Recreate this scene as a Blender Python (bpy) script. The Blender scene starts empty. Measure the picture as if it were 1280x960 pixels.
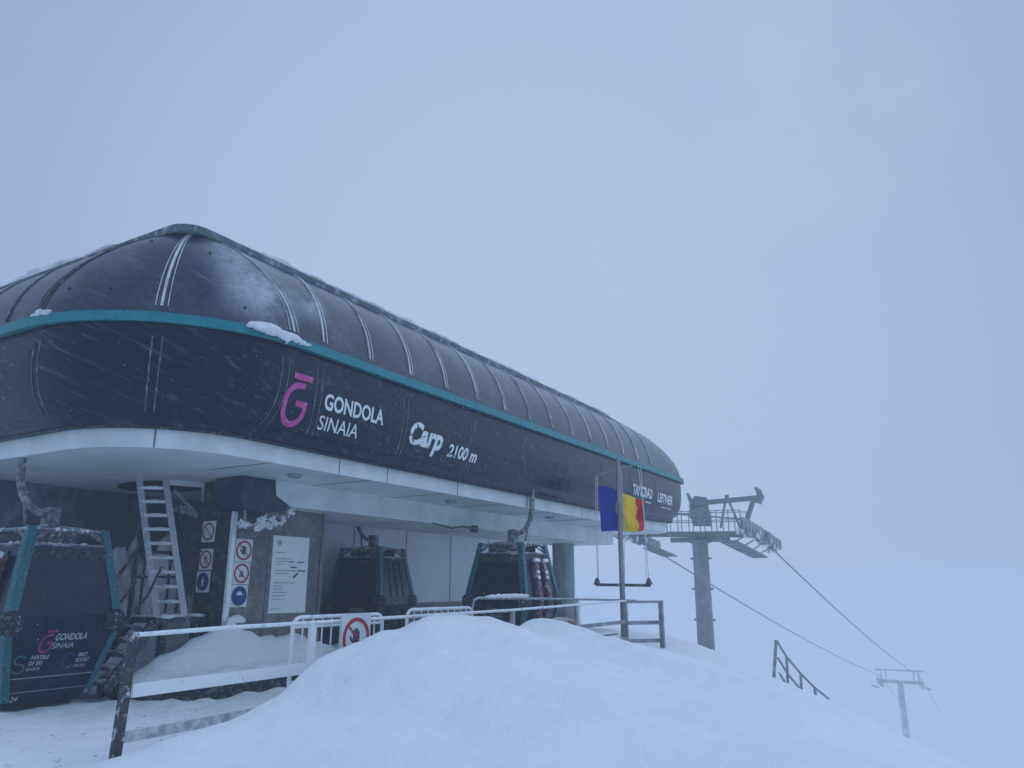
import bpy, bmesh, math, random
import numpy as np
from mathutils import Vector, Matrix, Euler, noise as mnoise

random.seed(7)
C = bpy.context.scene.collection
R = math.radians
PI = math.pi

# ---------------------------------------------------------------- materials
def new_mat(name):
    m = bpy.data.materials.new(name); m.use_nodes = True
    nt = m.node_tree
    b = nt.nodes['Principled BSDF']
    return m, nt, b

def nd(nt, t, **kw):
    n = nt.nodes.new(t)
    for k, v in kw.items():
        if k in n.inputs.keys() if hasattr(n.inputs, 'keys') else False:
            n.inputs[k].default_value = v
        else:
            setattr(n, k, v)
    return n

def noise_fac(nt, scale, detail=4, rough=.6, lo=.4, hi=.6, stretch=None, rot=None):
    tc = nt.nodes.new('ShaderNodeTexCoord')
    src = tc.outputs['Object']
    if stretch or rot:
        mp = nt.nodes.new('ShaderNodeMapping')
        if stretch: mp.inputs['Scale'].default_value = stretch
        if rot: mp.inputs['Rotation'].default_value = rot
        nt.links.new(src, mp.inputs['Vector']); src = mp.outputs['Vector']
    n = nt.nodes.new('ShaderNodeTexNoise')
    n.inputs['Scale'].default_value = scale; n.inputs['Detail'].default_value = detail; n.inputs['Roughness'].default_value = rough
    nt.links.new(src, n.inputs['Vector'])
    mr = nt.nodes.new('ShaderNodeMapRange'); mr.interpolation_type = 'SMOOTHSTEP'
    mr.inputs['From Min'].default_value = lo; mr.inputs['From Max'].default_value = hi
    nt.links.new(n.outputs['Fac'], mr.inputs['Value'])
    return mr.outputs['Result']

def m_math(nt, op, a, b=None, clamp=False):
    n = nt.nodes.new('ShaderNodeMath'); n.operation = op; n.use_clamp = clamp
    for i, v in enumerate((a, b)):
        if v is None: continue
        if isinstance(v, (int, float)): n.inputs[i].default_value = v
        else: nt.links.new(v, n.inputs[i])
    return n.outputs[0]

def mixcol(nt, fac, a, b):
    n = nt.nodes.new('ShaderNodeMix'); n.data_type = 'RGBA'
    if isinstance(fac, (int, float)): n.inputs[0].default_value = fac
    else: nt.links.new(fac, n.inputs[0])
    for i, v in ((6, a), (7, b)):
        if isinstance(v, tuple): n.inputs[i].default_value = (*v[:3], 1)
        else: nt.links.new(v, n.inputs[i])
    return n.outputs[2]

def bump(nt, b, h, strength=.3, dist=.02):
    n = nt.nodes.new('ShaderNodeBump'); n.inputs['Strength'].default_value = strength; n.inputs['Distance'].default_value = dist
    nt.links.new(h, n.inputs['Height']); nt.links.new(n.outputs['Normal'], b.inputs['Normal'])

SNOWC = (.86, .88, .9)

def up_mask(nt, lo, hi):
    g = nt.nodes.new('ShaderNodeNewGeometry'); s = nt.nodes.new('ShaderNodeSeparateXYZ')
    nt.links.new(g.outputs['True Normal'], s.inputs[0])
    mr = nt.nodes.new('ShaderNodeMapRange'); mr.interpolation_type = 'SMOOTHSTEP'
    mr.inputs['From Min'].default_value = lo; mr.inputs['From Max'].default_value = hi
    nt.links.new(s.outputs['Z'], mr.inputs['Value'])
    return mr.outputs['Result']

def mat(name, col, rough=.5, metal=0, var=.12, vscale=3., rime=0., rscale=14., rlo=.5, rhi=.62, snow_top=0., spec=.5, bmp=0.):
    """painted or metal surface with slight tone variation, patches of rime and snow on its upper faces"""
    m, nt, b = new_mat(name)
    v = noise_fac(nt, vscale, 5, .65, .3, .7)
    c = mixcol(nt, v, tuple(x*(1-var) for x in col), tuple(min(1, x*(1+var)) for x in col))
    fac = None
    if rime > 0:
        fac = m_math(nt, 'MULTIPLY', noise_fac(nt, rscale, 6, .7, rlo, rhi), rime)
    if snow_top > 0:
        u = m_math(nt, 'MULTIPLY', up_mask(nt, .35, .75), snow_top)
        u = m_math(nt, 'MULTIPLY', u, noise_fac(nt, 5., 5, .7, .3, .5))
        fac = u if fac is None else m_math(nt, 'MAXIMUM', fac, u)
    if fac is not None:
        c = mixcol(nt, fac, c, SNOWC)
        r = m_math(nt, 'ADD', m_math(nt, 'MULTIPLY', fac, .9-rough), rough, True)
        nt.links.new(r, b.inputs['Roughness'])
        nt.links.new(m_math(nt, 'MULTIPLY', m_math(nt, 'SUBTRACT', 1., fac), metal), b.inputs['Metallic'])
        bump(nt, b, fac, .35, .015)
    else:
        b.inputs['Roughness'].default_value = rough; b.inputs['Metallic'].default_value = metal
        if bmp > 0: bump(nt, b, noise_fac(nt, 40, 4, .6, .2, .8), bmp, .004)
    nt.links.new(c, b.inputs['Base Color'])
    b.inputs['Specular IOR Level'].default_value = spec; b.inputs['Specular Tint'].default_value = (.78, .88, 1, 1)
    return m

def snow_mat(name, coarse=.25, fine=.25):
    m, nt, b = new_mat(name)
    v = noise_fac(nt, .9, 5, .6, .3, .7)
    c = mixcol(nt, v, (.83, .855, .885), (.89, .905, .92))
    nt.links.new(c, b.inputs['Base Color'])
    b.inputs['Roughness'].default_value = .85; b.inputs['Specular IOR Level'].default_value = .2
    h1 = noise_fac(nt, 2.2, 6, .62, .25, .75, stretch=(1, 1.8, 1.5), rot=(0, 0, R(-25)))
    h2 = noise_fac(nt, 26., 5, .7, .2, .8)
    h = m_math(nt, 'ADD', m_math(nt, 'MULTIPLY', h1, coarse), m_math(nt, 'MULTIPLY', h2, fine*.12))
    bump(nt, b, h, .8, .12)
    return m

def shell_mat(name, col, rough, frost, patch=None, spec=.5, streak=.15):
    """dark moulded roof panel: wind-blown frost streaks, blotches and, where given, one thick rime patch"""
    m, nt, b = new_mat(name)
    v = noise_fac(nt, .8, 5, .6, .3, .7)
    c = mixcol(nt, v, tuple(x*.8 for x in col), tuple(x*1.25 for x in col))
    # wind streaks, fine and long
    tcs = nt.nodes.new('ShaderNodeTexCoord'); cx = nt.nodes.new('ShaderNodeCombineXYZ')
    D = Vector((.46, -.78, -.42)).normalized(); A = Vector((.86, .51, 0)); B = D.cross(A).normalized(); A = B.cross(D)
    for ax, (v_, k_) in enumerate(((D, .55), (A, 6.), (B, 13.))):
        dp = nt.nodes.new('ShaderNodeVectorMath'); dp.operation = 'DOT_PRODUCT'; nt.links.new(tcs.outputs['Object'], dp.inputs[0]); dp.inputs[1].default_value = v_*k_
        nt.links.new(dp.outputs['Value'], cx.inputs[ax])
    def strk(scale, lo, hi):
        n_ = nt.nodes.new('ShaderNodeTexNoise'); n_.inputs['Scale'].default_value = scale; n_.inputs['Detail'].default_value = 3; n_.inputs['Roughness'].default_value = .6
        nt.links.new(cx.outputs[0], n_.inputs['Vector'])
        q = nt.nodes.new('ShaderNodeMapRange'); q.inputs['From Min'].default_value = lo; q.inputs['From Max'].default_value = hi
        nt.links.new(n_.outputs['Fac'], q.inputs['Value']); return q.outputs['Result']
    st = strk(1.0, .56, .80); st2 = strk(2.3, .60, .80)
    bl = noise_fac(nt, 1.3, 6, .7, .42, .75)
    f = m_math(nt, 'MULTIPLY', m_math(nt, 'ADD', m_math(nt, 'MULTIPLY', st, .5), m_math(nt, 'MULTIPLY', st2, .5)), streak)
    f = m_math(nt, 'ADD', f, m_math(nt, 'MULTIPLY', bl, frost))
    if patch:
        for (p, rad, amt, nlo, nhi) in patch:
            tc = nt.nodes.new('ShaderNodeTexCoord')
            d = nt.nodes.new('ShaderNodeVectorMath'); d.operation = 'DISTANCE'
            nt.links.new(tc.outputs['Object'], d.inputs[0]); d.inputs[1].default_value = p
            mr = nt.nodes.new('ShaderNodeMapRange'); mr.interpolation_type = 'SMOOTHSTEP'
            mr.inputs['From Min'].default_value = rad; mr.inputs['From Max'].default_value = rad*.15
            nt.links.new(d.outputs['Value'], mr.inputs['Value'])
            n = noise_fac(nt, 9., 8, .75, nlo, nhi)
            n2 = noise_fac(nt, 1.6, 4, .6, .35, .6)
            k = m_math(nt, 'MULTIPLY', mr.outputs['Result'], m_math(nt, 'ADD', m_math(nt, 'MULTIPLY', n, .5), m_math(nt, 'MULTIPLY', n2, .5)))
            f = m_math(nt, 'ADD', f, m_math(nt, 'MULTIPLY', k, amt), True)
    c = mixcol(nt, f, c, (.72, .77, .86))
    nt.links.new(c, b.inputs['Base Color'])
    nt.links.new(m_math(nt, 'ADD', m_math(nt, 'MULTIPLY', f, .5), rough, True), b.inputs['Roughness'])
    b.inputs['Specular IOR Level'].default_value = spec
    bump(nt, b, noise_fac(nt, 1.1, 3, .5, .2, .8), .12, .05)
    return m

M = {}
M['snow'] = snow_mat('snow', .22, .25)
M['drift'] = snow_mat('drift_snow', .35, .45)
M['shell_top'] = shell_mat('upper_panel', (.004, .012, .052), .29, .085, spec=.75, streak=.19, patch=
    [((7.55, 9.1, 6.0), .95, .75, .25, .75), ((8.5, 8.95, 6.05), .5, .8, .56, .66), ((7.1, 9.45, 6.55), .6, .45, .2, .8)])
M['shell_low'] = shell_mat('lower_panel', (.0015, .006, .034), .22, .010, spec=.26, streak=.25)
M['cap'] = mat('roof_cap', (.10, .135, .16), .5, 0, .15, 2., rime=.35, rscale=5, snow_top=.8)
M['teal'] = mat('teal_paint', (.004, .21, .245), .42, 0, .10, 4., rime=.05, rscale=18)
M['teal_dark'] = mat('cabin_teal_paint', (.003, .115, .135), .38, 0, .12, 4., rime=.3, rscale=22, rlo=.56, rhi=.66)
M['rib'] = mat('frosted_seam', (.17, .18, .21), .6, 0, .1, 3., rime=.85, rscale=1.6, rlo=.25, rhi=.62)
M['seam'] = mat('panel_joint', (.075, .075, .10), .6, 0, .1, 3., rime=.25, rscale=7, rlo=.5, rhi=.65)
M['white'] = mat('white_panel', (.64, .69, .70), .5, 0, .14, 1.1)
M['soffit'] = mat('soffit_panel', (.60, .645, .67), .55, 0, .14, .6)
M['joint'] = mat('dark_joint', (.06, .065, .075), .7)
M['navy'] = mat('navy_cover', (.018, .03, .07), .6, 0, .2, 2., rime=.04, rscale=3)
M['steel'] = mat('galvanised_steel', (.25, .275, .30), .5, .2, .12, 2., rime=.12, rscale=2., rlo=.45, rhi=.75)
M['frost_steel'] = mat('frosted_steel', (.12, .13, .15), .55, .3, .15, 3., rime=.5, rscale=10, rlo=.42, rhi=.72, snow_top=.85)
M['dark_steel'] = mat('dark_steel', (.045, .05, .06), .5, .3, .2, 5., rime=.35, rscale=16, rlo=.52, rhi=.64)
M['alu'] = mat('aluminium', (.46, .48, .50), .45, .4, .1, 3., rime=.5, rscale=14)
M['rail_white'] = mat('frosted_rail', (.30, .33, .37), .6, .1, .15, 4., rime=.92, rscale=5, rlo=.22, rhi=.46, snow_top=1)
M['board_grey'] = mat('worn_board', (.36, .39, .42), .7, 0, .15, 6., rime=.5, rscale=9, rlo=.4, rhi=.6, snow_top=.8)
M['rail_grey'] = mat('grey_rail', (.21, .235, .265), .55, .2, .15, 3., rime=.35, rscale=3.5, rlo=.42, rhi=.72, snow_top=.8)
M['post_dark'] = mat('worn_post', (.05, .048, .05), .5, .3, .25, 5., rime=.55, rscale=9, rlo=.55, rhi=.62)
M['cabin'] = mat('cabin_tinted_panel', (.002, .006, .024), .2, 0, .2, 3., rime=.02, rscale=2.5, rlo=.4, rhi=.75, spec=.35)
M['black'] = mat('black_rubber', (.012, .012, .015), .55, 0, .2, 8., rime=.12, rscale=18)
M['rime'] = snow_mat('rime', .4, .9)
M['concrete'] = mat('booth_panel', (.155, .145, .135), .75, 0, .25, 2.2, rime=.1, rscale=6)
M['booth_dark'] = mat('booth_dark_panel', (.045, .042, .043), .75, 0, .25, 2.5, rime=.1, rscale=6)
M['wall_shaded'] = mat('windbreak_shaded_sheet', (.10, .115, .145), .6, 0, .12, .7, rime=.12, rscale=1.4)  # near end of the same wall, shade inside the station put into its colour
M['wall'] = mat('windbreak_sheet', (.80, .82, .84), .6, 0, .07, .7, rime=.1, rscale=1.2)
M['plinth'] = mat('wall_plinth', (.21, .22, .25), .8, 0, .15, 2., rime=.2, rscale=5)
M['edge'] = mat('platform_edge', (.018, .019, .024), .75, 0, .3, 4., rime=.12, rscale=10)
M['sign_white'] = mat('sign_white', (.66, .68, .69), .5, 0, .05, 3.)
M['poster'] = mat('poster_white', (.72, .74, .74), .55, 0, .04, 2.)
M['ink'] = mat('ink_grey', (.22, .24, .27), .6)
M['ink_dark'] = mat('ink_black', (.03, .03, .04), .6)
M['red'] = mat('sign_red', (.40, .018, .03), .5, 0, .1, 8.)
M['blue'] = mat('sign_blue', (.01, .045, .19), .5, 0, .1, 8.)
M['pink'] = mat('logo_pink', (.52, .045, .27), .5, 0, .1, 3., rime=.12, rscale=10)
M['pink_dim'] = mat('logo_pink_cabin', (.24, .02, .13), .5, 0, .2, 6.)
M['letter'] = mat('letter_white', (.72, .75, .78), .5, 0, .06, 3.)
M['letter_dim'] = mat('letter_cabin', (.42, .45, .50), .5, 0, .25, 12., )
M['teal_logo'] = mat('logo_teal', (.01, .11, .12), .5)
M['violet_logo'] = mat('logo_violet', (.05, .03, .14), .5)
M['flag_blue'] = mat('flag_blue', (.003, .025, .40), .75, 0, .15, 2.)
M['flag_yellow'] = mat('flag_yellow', (.92, .58, .008), .75, 0, .08, 2.)
M['flag_red'] = mat('flag_red', (.62, .008, .03), .75, 0, .12, 2.)
M['rope'] = mat('rope_white', (.62, .64, .66), .8)
M['cable'] = mat('steel_rope', (.17, .185, .20), .6, .2)
M['orange'] = mat('orange_pad', (.34, .115, .014), .8, 0, .45, 9., rime=.2, rscale=9, snow_top=.6)
M['ski_red'] = mat('ski_pocket', (.13, .045, .062), .5, 0, .25, 9., rime=.45, rscale=9, rlo=.52, rhi=.62)

def letter_snow():
    """white stuck-on letters whose face is partly caked over and partly blown clean by the wind"""
    m, nt, b = new_mat('snowy_letter')
    f = noise_fac(nt, 6., 5, .7, .40, .45, stretch=(1.8, 1, .8))
    c = mixcol(nt, f, (.03, .03, .05), (.76, .79, .82))
    nt.links.new(c, b.inputs['Base Color']); b.inputs['Roughness'].default_value = .6
    return m
M['letter_snow'] = letter_snow()

# ---------------------------------------------------------------- mesh helper
class MB:
    def __init__(s): s.v = []; s.f = []; s.m = []; s.sm = []
    def add(s, vs, fs, mi=0, smooth=False):
        o = len(s.v); s.v += [tuple(map(float, x)) for x in vs]
        for f in fs:
            s.f.append(tuple(i+o for i in f)); s.m.append(mi); s.sm.append(smooth)
        return s
    def box(s, c, d, rot=None, mi=0):
        hx, hy, hz = d[0]/2, d[1]/2, d[2]/2
        vs = [Vector((x, y, z)) for x in (-hx, hx) for y in (-hy, hy) for z in (-hz, hz)]
        if rot is not None: vs = [rot @ v for v in vs]
        vs = [v+Vector(c) for v in vs]
        return s.add(vs, [(0, 1, 3, 2), (4, 6, 7, 5), (0, 4, 5, 1), (2, 3, 7, 6), (0, 2, 6, 4), (1, 5, 7, 3)], mi)
    def bb(s, a, b, mi=0):
        return s.box([(a[i]+b[i])/2 for i in range(3)], [abs(b[i]-a[i]) for i in range(3)], None, mi)
    def bar(s, p0, p1, w, h, mi=0, up=(0, 0, 1)):
        p0, p1 = Vector(p0), Vector(p1); d = (p1-p0); L = d.length; d.normalize()
        u = Vector(up)
        if abs(u.dot(d)) > .98: u = Vector((1, 0, 0))
        side = d.cross(u).normalized(); u = side.cross(d)
        rot = Matrix((d, side, u)).transposed()
        return s.box((p0+p1)/2, (L, w, h), rot, mi)
    def tube(s, pts, r, n=10, mi=0, cap=True, closed=False):
        pts = [Vector(p) for p in pts]; k = len(pts)
        rr = r if isinstance(r, (list, tuple)) else [r]*k
        rings = []; prev = None
        for i, p in enumerate(pts):
            if closed: t = (pts[(i+1) % k]-pts[i-1])
            else: t = pts[min(i+1, k-1)]-pts[max(i-1, 0)]
            t.normalize()
            if prev is None:
                a = Vector((0, 0, 1)) if abs(t.z) < .9 else Vector((1, 0, 0))
                x = t.cross(a).normalized()
            else:
                x = (prev-t*prev.dot(t)).normalized()
            prev = x; y = t.cross(x)
            rings.append([p+(x*math.cos(2*PI*j/n)+y*math.sin(2*PI*j/n))*rr[i] for j in range(n)])
        vs = [v for rg in rings for v in rg]; fs = []
        for i in range(k if closed else k-1):
            a = i*n; b = ((i+1) % k)*n
            for j in range(n):
                fs.append((a+j, a+(j+1) % n, b+(j+1) % n, b+j))
        s.add(vs, fs, mi, True)
        if cap and not closed:
            s.add(rings[0], [tuple(range(n))[::-1]], mi); s.add(rings[-1], [tuple(range(n))], mi)
        return s
    def lathe(s, c, prof, n=20, mi=0, axis='z', smooth=True):
        vs = []; c = Vector(c)
        for r, z in prof:
            for j in range(n):
                a = 2*PI*j/n
                p = {'z': (r*math.cos(a), r*math.sin(a), z), 'y': (r*math.cos(a), z, r*math.sin(a)), 'x': (z, r*math.cos(a), r*math.sin(a))}[axis]
                vs.append(c+Vector(p))
        fs = []
        for i in range(len(prof)-1):
            for j in range(n):
                fs.append((i*n+j, i*n+(j+1) % n, (i+1)*n+(j+1) % n, (i+1)*n+j))
        s.add(vs, fs, mi, smooth)
        k = (len(prof)-1)*n
        s.add(vs[:n], [tuple(range(n))[::-1]], mi); s.add(vs[k:], [tuple(range(n))], mi)
        return s
    def blob(s, c, r, seed=0, rough=.35, mi=0, sub=2):
        """lumpy ball; r is (rx, ry, rz)"""
        bm = bmesh.new(); bmesh.ops.create_icosphere(bm, subdivisions=sub, radius=1)
        vs = []
        for v in bm.verts:
            p = v.co
            k = 1+rough*mnoise.noise(p*1.7+Vector((seed*3.1, seed*1.7, seed)))+rough*.6*mnoise.noise(p*4+Vector((seed, 5, seed*2.2)))
            vs.append((c[0]+p.x*r[0]*k, c[1]+p.y*r[1]*k, c[2]+p.z*r[2]*k))
        fs = [tuple(v.index for v in f.verts) for f in bm.faces]; bm.free()
        return s.add(vs, fs, mi, True)
    def prism(s, poly, origin, ux, uy, t, mi=0):
        """flat polygon (2-D points) given thickness t along ux x uy"""
        o = Vector(origin); ux = Vector(ux); uy = Vector(uy); nrm = ux.cross(uy).normalized()
        a = [o+ux*p[0]+uy*p[1]+nrm*t for p in poly]; b = [o+ux*p[0]+uy*p[1] for p in poly]
        n = len(poly)
        s.add(a+b, [tuple(range(n)), tuple(range(2*n-1, n-1, -1))]+[(i, n+i, n+(i+1) % n, (i+1) % n) for i in range(n)], mi)
        return s
    def build(s, name, mats, parent=None, recalc=True):
        me = bpy.data.meshes.new(name)
        me.from_pydata(s.v, [], s.f)
        if not isinstance(mats, (list, tuple)): mats = [mats]
        for m in mats: me.materials.append(m)
        me.polygons.foreach_set('material_index', s.m)
        me.polygons.foreach_set('use_smooth', s.sm)
        if recalc:
            bm = bmesh.new(); bm.from_mesh(me); bmesh.ops.recalc_face_normals(bm, faces=bm.faces); bm.to_mesh(me); bm.free()
        me.update()
        o = bpy.data.objects.new(name, me); C.objects.link(o)
        if parent is not None: put_under(o, parent)
        return o

def put_under(o, parent):
    o.parent = parent
    # parts are built in world coordinates: keep them there
    o.matrix_parent_inverse = world_of(parent).inverted()

def world_of(o):
    m = o.matrix_basis.copy()
    if o.parent is not None: m = world_of(o.parent) @ o.matrix_parent_inverse @ m
    return m

def tag(o, label, cat, group=None):
    o['label'] = label; o['category'] = cat
    if group: o['group'] = group
    return o
def thing(name, loc, label, cat, group=None, rz=0):
    o = bpy.data.objects.new(name, None); C.objects.link(o)
    o.location = loc; o.rotation_euler = (0, 0, rz); o.empty_display_size = .2
    return tag(o, label, cat, group)
def struct(o, kind='structure'):
    o['kind'] = kind; return o

def copy_thing(root, loc, rz, label, group=None):
    """a copy of a thing, its parts and their sub-parts"""
    r = root.copy(); C.objects.link(r); r.location = loc; r.rotation_euler = (0, 0, rz); r['label'] = label
    if group: r['group'] = group
    def rec(src, dst):
        for ch in [c for c in bpy.data.objects if c.parent == src]:
            c = ch.copy(); C.objects.link(c); c.parent = dst; c.matrix_parent_inverse = ch.matrix_parent_inverse.copy()
            rec(ch, c)
    rec(root, r)
    return r

def text_mesh(txt, size, bold=0., shear=0., spacing=1., xs=1.):
    """outline-filled lettering as flat (u, v) geometry: (verts, faces, width)"""
    cu = bpy.data.curves.new('lettering', 'FONT'); cu.body = txt; cu.size = size; cu.offset = bold; cu.shear = shear
    cu.space_character = spacing; cu.resolution_u = 4
    o = bpy.data.objects.new('lettering_tmp', cu); C.objects.link(o)
    dg = bpy.context.evaluated_depsgraph_get(); dg.update()
    me = bpy.data.meshes.new_from_object(o.evaluated_get(dg))
    vs = [(v.co.x*xs, v.co.y) for v in me.vertices]; fs = [tuple(p.vertices) for p in me.polygons]
    bpy.data.objects.remove(o); bpy.data.curves.remove(cu); bpy.data.meshes.remove(me)
    w = max(v[0] for v in vs) if vs else 0
    return vs, fs, w

def stroke(path, w):
    """ribbon of width w along a 2-D path -> (verts, faces)"""
    P = [Vector(p) for p in path]; L = []; Rr = []
    for i, p in enumerate(P):
        if i == 0: t = (P[1]-p).normalized(); nn = Vector((-t.y, t.x)); k = 1
        elif i == len(P)-1: t = (p-P[i-1]).normalized(); nn = Vector((-t.y, t.x)); k = 1
        else:
            t0 = (p-P[i-1]).normalized(); t1 = (P[i+1]-p).normalized(); t = (t0+t1).normalized(); nn = Vector((-t.y, t.x))
            k = 1/max(.5, t.dot(t0))
        L.append(p+nn*w/2*k); Rr.append(p-nn*w/2*k)
    vs = [(q.x, q.y) for q in L]+[(q.x, q.y) for q in Rr]; n = len(P)
    return vs, [(i, i+1, n+i+1, n+i) for i in range(n-1)]

def merge2d(*parts):
    vs, fs = [], []
    for v, f in parts:
        o = len(vs); vs += list(v); fs += [tuple(i+o for i in q) for q in f]
    return vs, fs

def arcpts(cx, cy, rx, ry, a0, a1, n):
    return [(cx+rx*math.cos(R(a0+(a1-a0)*i/n)), cy+ry*math.sin(R(a0+(a1-a0)*i/n))) for i in range(n+1)]

def g_logo():
    """a wide capital letter with a bar above it, unit height"""
    p = [(.56, .80), (.42, .80)] + arcpts(.42, .46, .34, .34, 90, 180, 6)[1:] + [(.08, .34)] + arcpts(.37, .34, .29, .29, 180, 360, 10)[1:] + [(.66, .45), (.38, .45)]
    a = stroke(p, .115)
    b = ([(.20, .91), (.74, .91), (.74, 1.03), (.20, 1.03)], [(0, 1, 2, 3)])
    return merge2d(a, b)

def flat_decal(name, geo, origin, ux, uy, material, parent, split=None, conform=None, off=.004):
    """flat lettering put on a surface; conform(u, v) -> world point when the surface is curved"""
    vs, fs = geo
    bm = bmesh.new()
    bv = [bm.verts.new((v[0], v[1], 0)) for v in vs]
    for f in fs:
        try: bm.faces.new([bv[i] for i in f])
        except ValueError: pass
    if split:
        lo = min(v[1] for v in vs); hi = max(v[1] for v in vs)
        for k in range(1, split):
            bmesh.ops.bisect_plane(bm, geom=bm.verts[:]+bm.edges[:]+bm.faces[:], plane_co=(0, lo+(hi-lo)*k/split, 0), plane_no=(0, 1, 0))
    o, ux, uy = Vector(origin), Vector(ux), Vector(uy); nrm = ux.cross(uy).normalized()
    for v in bm.verts:
        v.co = conform(v.co.x, v.co.y) if conform else o+ux*v.co.x+uy*v.co.y+nrm*off
    me = bpy.data.meshes.new(name); bm.to_mesh(me); bm.free(); me.materials.append(material)
    ob = bpy.data.objects.new(name, me); C.objects.link(ob); put_under(ob, parent)
    return ob

def lerp_table(t, x):
    if x <= t[0][0]: return t[0][1]
    for (a, b), (c, d) in zip(t, t[1:]):
        if x <= c: return b+(d-b)*(x-a)/(c-a)
    return t[-1][1]
def smooth_table(t, n=5):
    xs = np.array([a for a, _ in t]); ys = np.array([b for _, b in t])
    return xs, ys

# ---------------------------------------------------------------- the ground
def vnoise(x, y, seed):
    rs = np.random.RandomState(seed); g = rs.rand(64, 64)
    xi = np.floor(x).astype(int); yi = np.floor(y).astype(int); fx = x-xi; fy = y-yi
    fx = fx*fx*(3-2*fx); fy = fy*fy*(3-2*fy)
    a = g[xi % 64, yi % 64]; b = g[(xi+1) % 64, yi % 64]; c = g[xi % 64, (yi+1) % 64]; d = g[(xi+1) % 64, (yi+1) % 64]
    return (a*(1-fx)+b*fx)*(1-fy)+(c*(1-fx)+d*fx)*fy-.5
def sstep(x, a, b):
    t = np.clip((x-a)/(b-a), 0, 1); return t*t*(3-2*t)
CA, SA = .8601, .5101
BANK = [(2.6, -.05), (4.2, 0.02), (4.95, .12), (6.1, .34), (6.75, .50), (7.2, .82), (7.7, .96), (8.56, 1.11), (9.24, 1.18), (10.1, 1.20), (10.8, 1.08), (11.75, .90), (12.44, 1.13), (13.0, 1.09), (13.6, .93), (15., .63), (16.9, .38), (19., .22), (22., .1), (30, 0)]
DENTS = [(6.4, 4.9, .10, .05), (5.1, 5.2, .08, .05), (5.35, 5.0, .07, .04), (9.3, 5.2, .09, .05), (7.7, 3.6, .09, .05), (8.1, 3.4, .08, .05), (8.5, 3.3, .08, .05), (10.6, 3.8, .10, .06), (5.6, 6.3, .18, .05)]
def ground_z(X, Y):
    X = np.asarray(X, float); Y = np.asarray(Y, float)
    a = CA*X+SA*Y; b = SA*X-CA*Y
    bx, by = smooth_table(BANK)
    hc = sum(np.interp(X+d, bx, by) for d in (-.14, 0, .14))/3
    plateau = .2*sstep(X, 13.5, 18)*(1-sstep(X, 27, 33))
    yc = 6.95+.15*vnoise(X*.6, Y*0+3, 5)
    side = np.where(Y > yc, np.exp(-((Y-yc)/.42)**2), np.exp(-(np.abs(Y-yc)/3.4)**1.25))
    z = plateau+(hc-plateau)*side
    drop = -.36*np.log1p(np.exp((b-(3.5+.1*np.clip(a-10, 0, 400)))*1.6))/1.6
    drop = drop-.16*np.log1p(np.exp((b-(6.4+.1*np.clip(a-10, 0, 400)))*1.2))/1.2
    drop = drop-.08*np.log1p(np.exp(np.clip((a-41)*.25, -50, 300)))/.25
    z = z+drop*sstep(a, 2, 9)
    near = np.exp(-(a/60)**2)
    z = z+near*(.13*vnoise(X*.45+9, Y*.45+4, 1)+.075*vnoise(X*1.3, Y*1.3, 2)+.03*vnoise(X*3.7, Y*3.7, 3))*np.where(Y > 8, .35, 1)
    # small wind ripples on the bank, trampled lumps in the lane
    wv = vnoise(X*1.1+Y*.9, Y*3.2-X*1.3, 14)+.5*vnoise(X*2.3+Y*1.7, Y*6.5-X*2.9, 15)
    z = z+near*(.055*wv*sstep(hc-.1, 0, .6)+.020*vnoise(X*6+Y*2, Y*5-X*3, 4)+.010*vnoise(X*12, Y*12, 16))
    for fx, fy, fr, fd in DENTS: z = z-fd*np.exp(-((X-fx)**2+(Y-fy)**2)/fr**2)
    lane = sstep(Y, 7.2, 8)*(1-sstep(X, 14, 16))
    z = z+lane*(.055*vnoise(X*4, Y*4, 8)+.035*vnoise(X*9, Y*9, 9)+.015*vnoise(X*19, Y*19, 10))
    return np.where(z < 0, -60*np.tanh(-z/60), z)

def build_ground():
    xs = np.concatenate([np.concatenate([np.linspace(-850, -300, 6), np.linspace(-250, -12, 14)]), np.linspace(-10, 2.2, 26), np.arange(2.4, 20, .085), np.arange(20, 32, .22), np.arange(32, 60, 1.), np.arange(64, 160, 5), np.linspace(175, 420, 14), np.linspace(520, 2550, 12)])
    ys = np.concatenate([np.linspace(-1450, -340, 10), np.linspace(-300, -40, 16), np.linspace(-34, -6, 24), np.arange(-5.2, 3, .3), np.arange(3.2, 13.5, .085), np.linspace(14, 40, 24), np.linspace(50, 300, 14), np.linspace(400, 1450, 8)])
    X, Y = np.meshgrid(xs, ys, indexing='ij'); Z = ground_z(X, Y)
    n, m = X.shape
    me = bpy.data.meshes.new('snow_ground')
    co = np.stack([X, Y, Z], -1).reshape(-1, 3)
    idx = np.arange(n*m).reshape(n, m)
    q = np.stack([idx[:-1, :-1], idx[1:, :-1], idx[1:, 1:], idx[:-1, 1:]], -1).reshape(-1, 4)
    me.vertices.add(len(co)); me.vertices.foreach_set('co', co.ravel())
    me.loops.add(len(q)*4); me.polygons.add(len(q))
    me.loops.foreach_set('vertex_index', q.ravel())
    me.polygons.foreach_set('loop_start', np.arange(len(q))*4)
    me.polygons.foreach_set('loop_total', np.full(len(q), 4))
    me.update(calc_edges=True)
    me.polygons.foreach_set('use_smooth', np.ones(len(q), bool))
    me.materials.append(M['snow'])
    o = bpy.data.objects.new('snow_ground', me); C.objects.link(o); struct(o)
build_ground()
def gz(x, y): return float(ground_z(np.array([x]), np.array([y]))[0])

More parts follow.
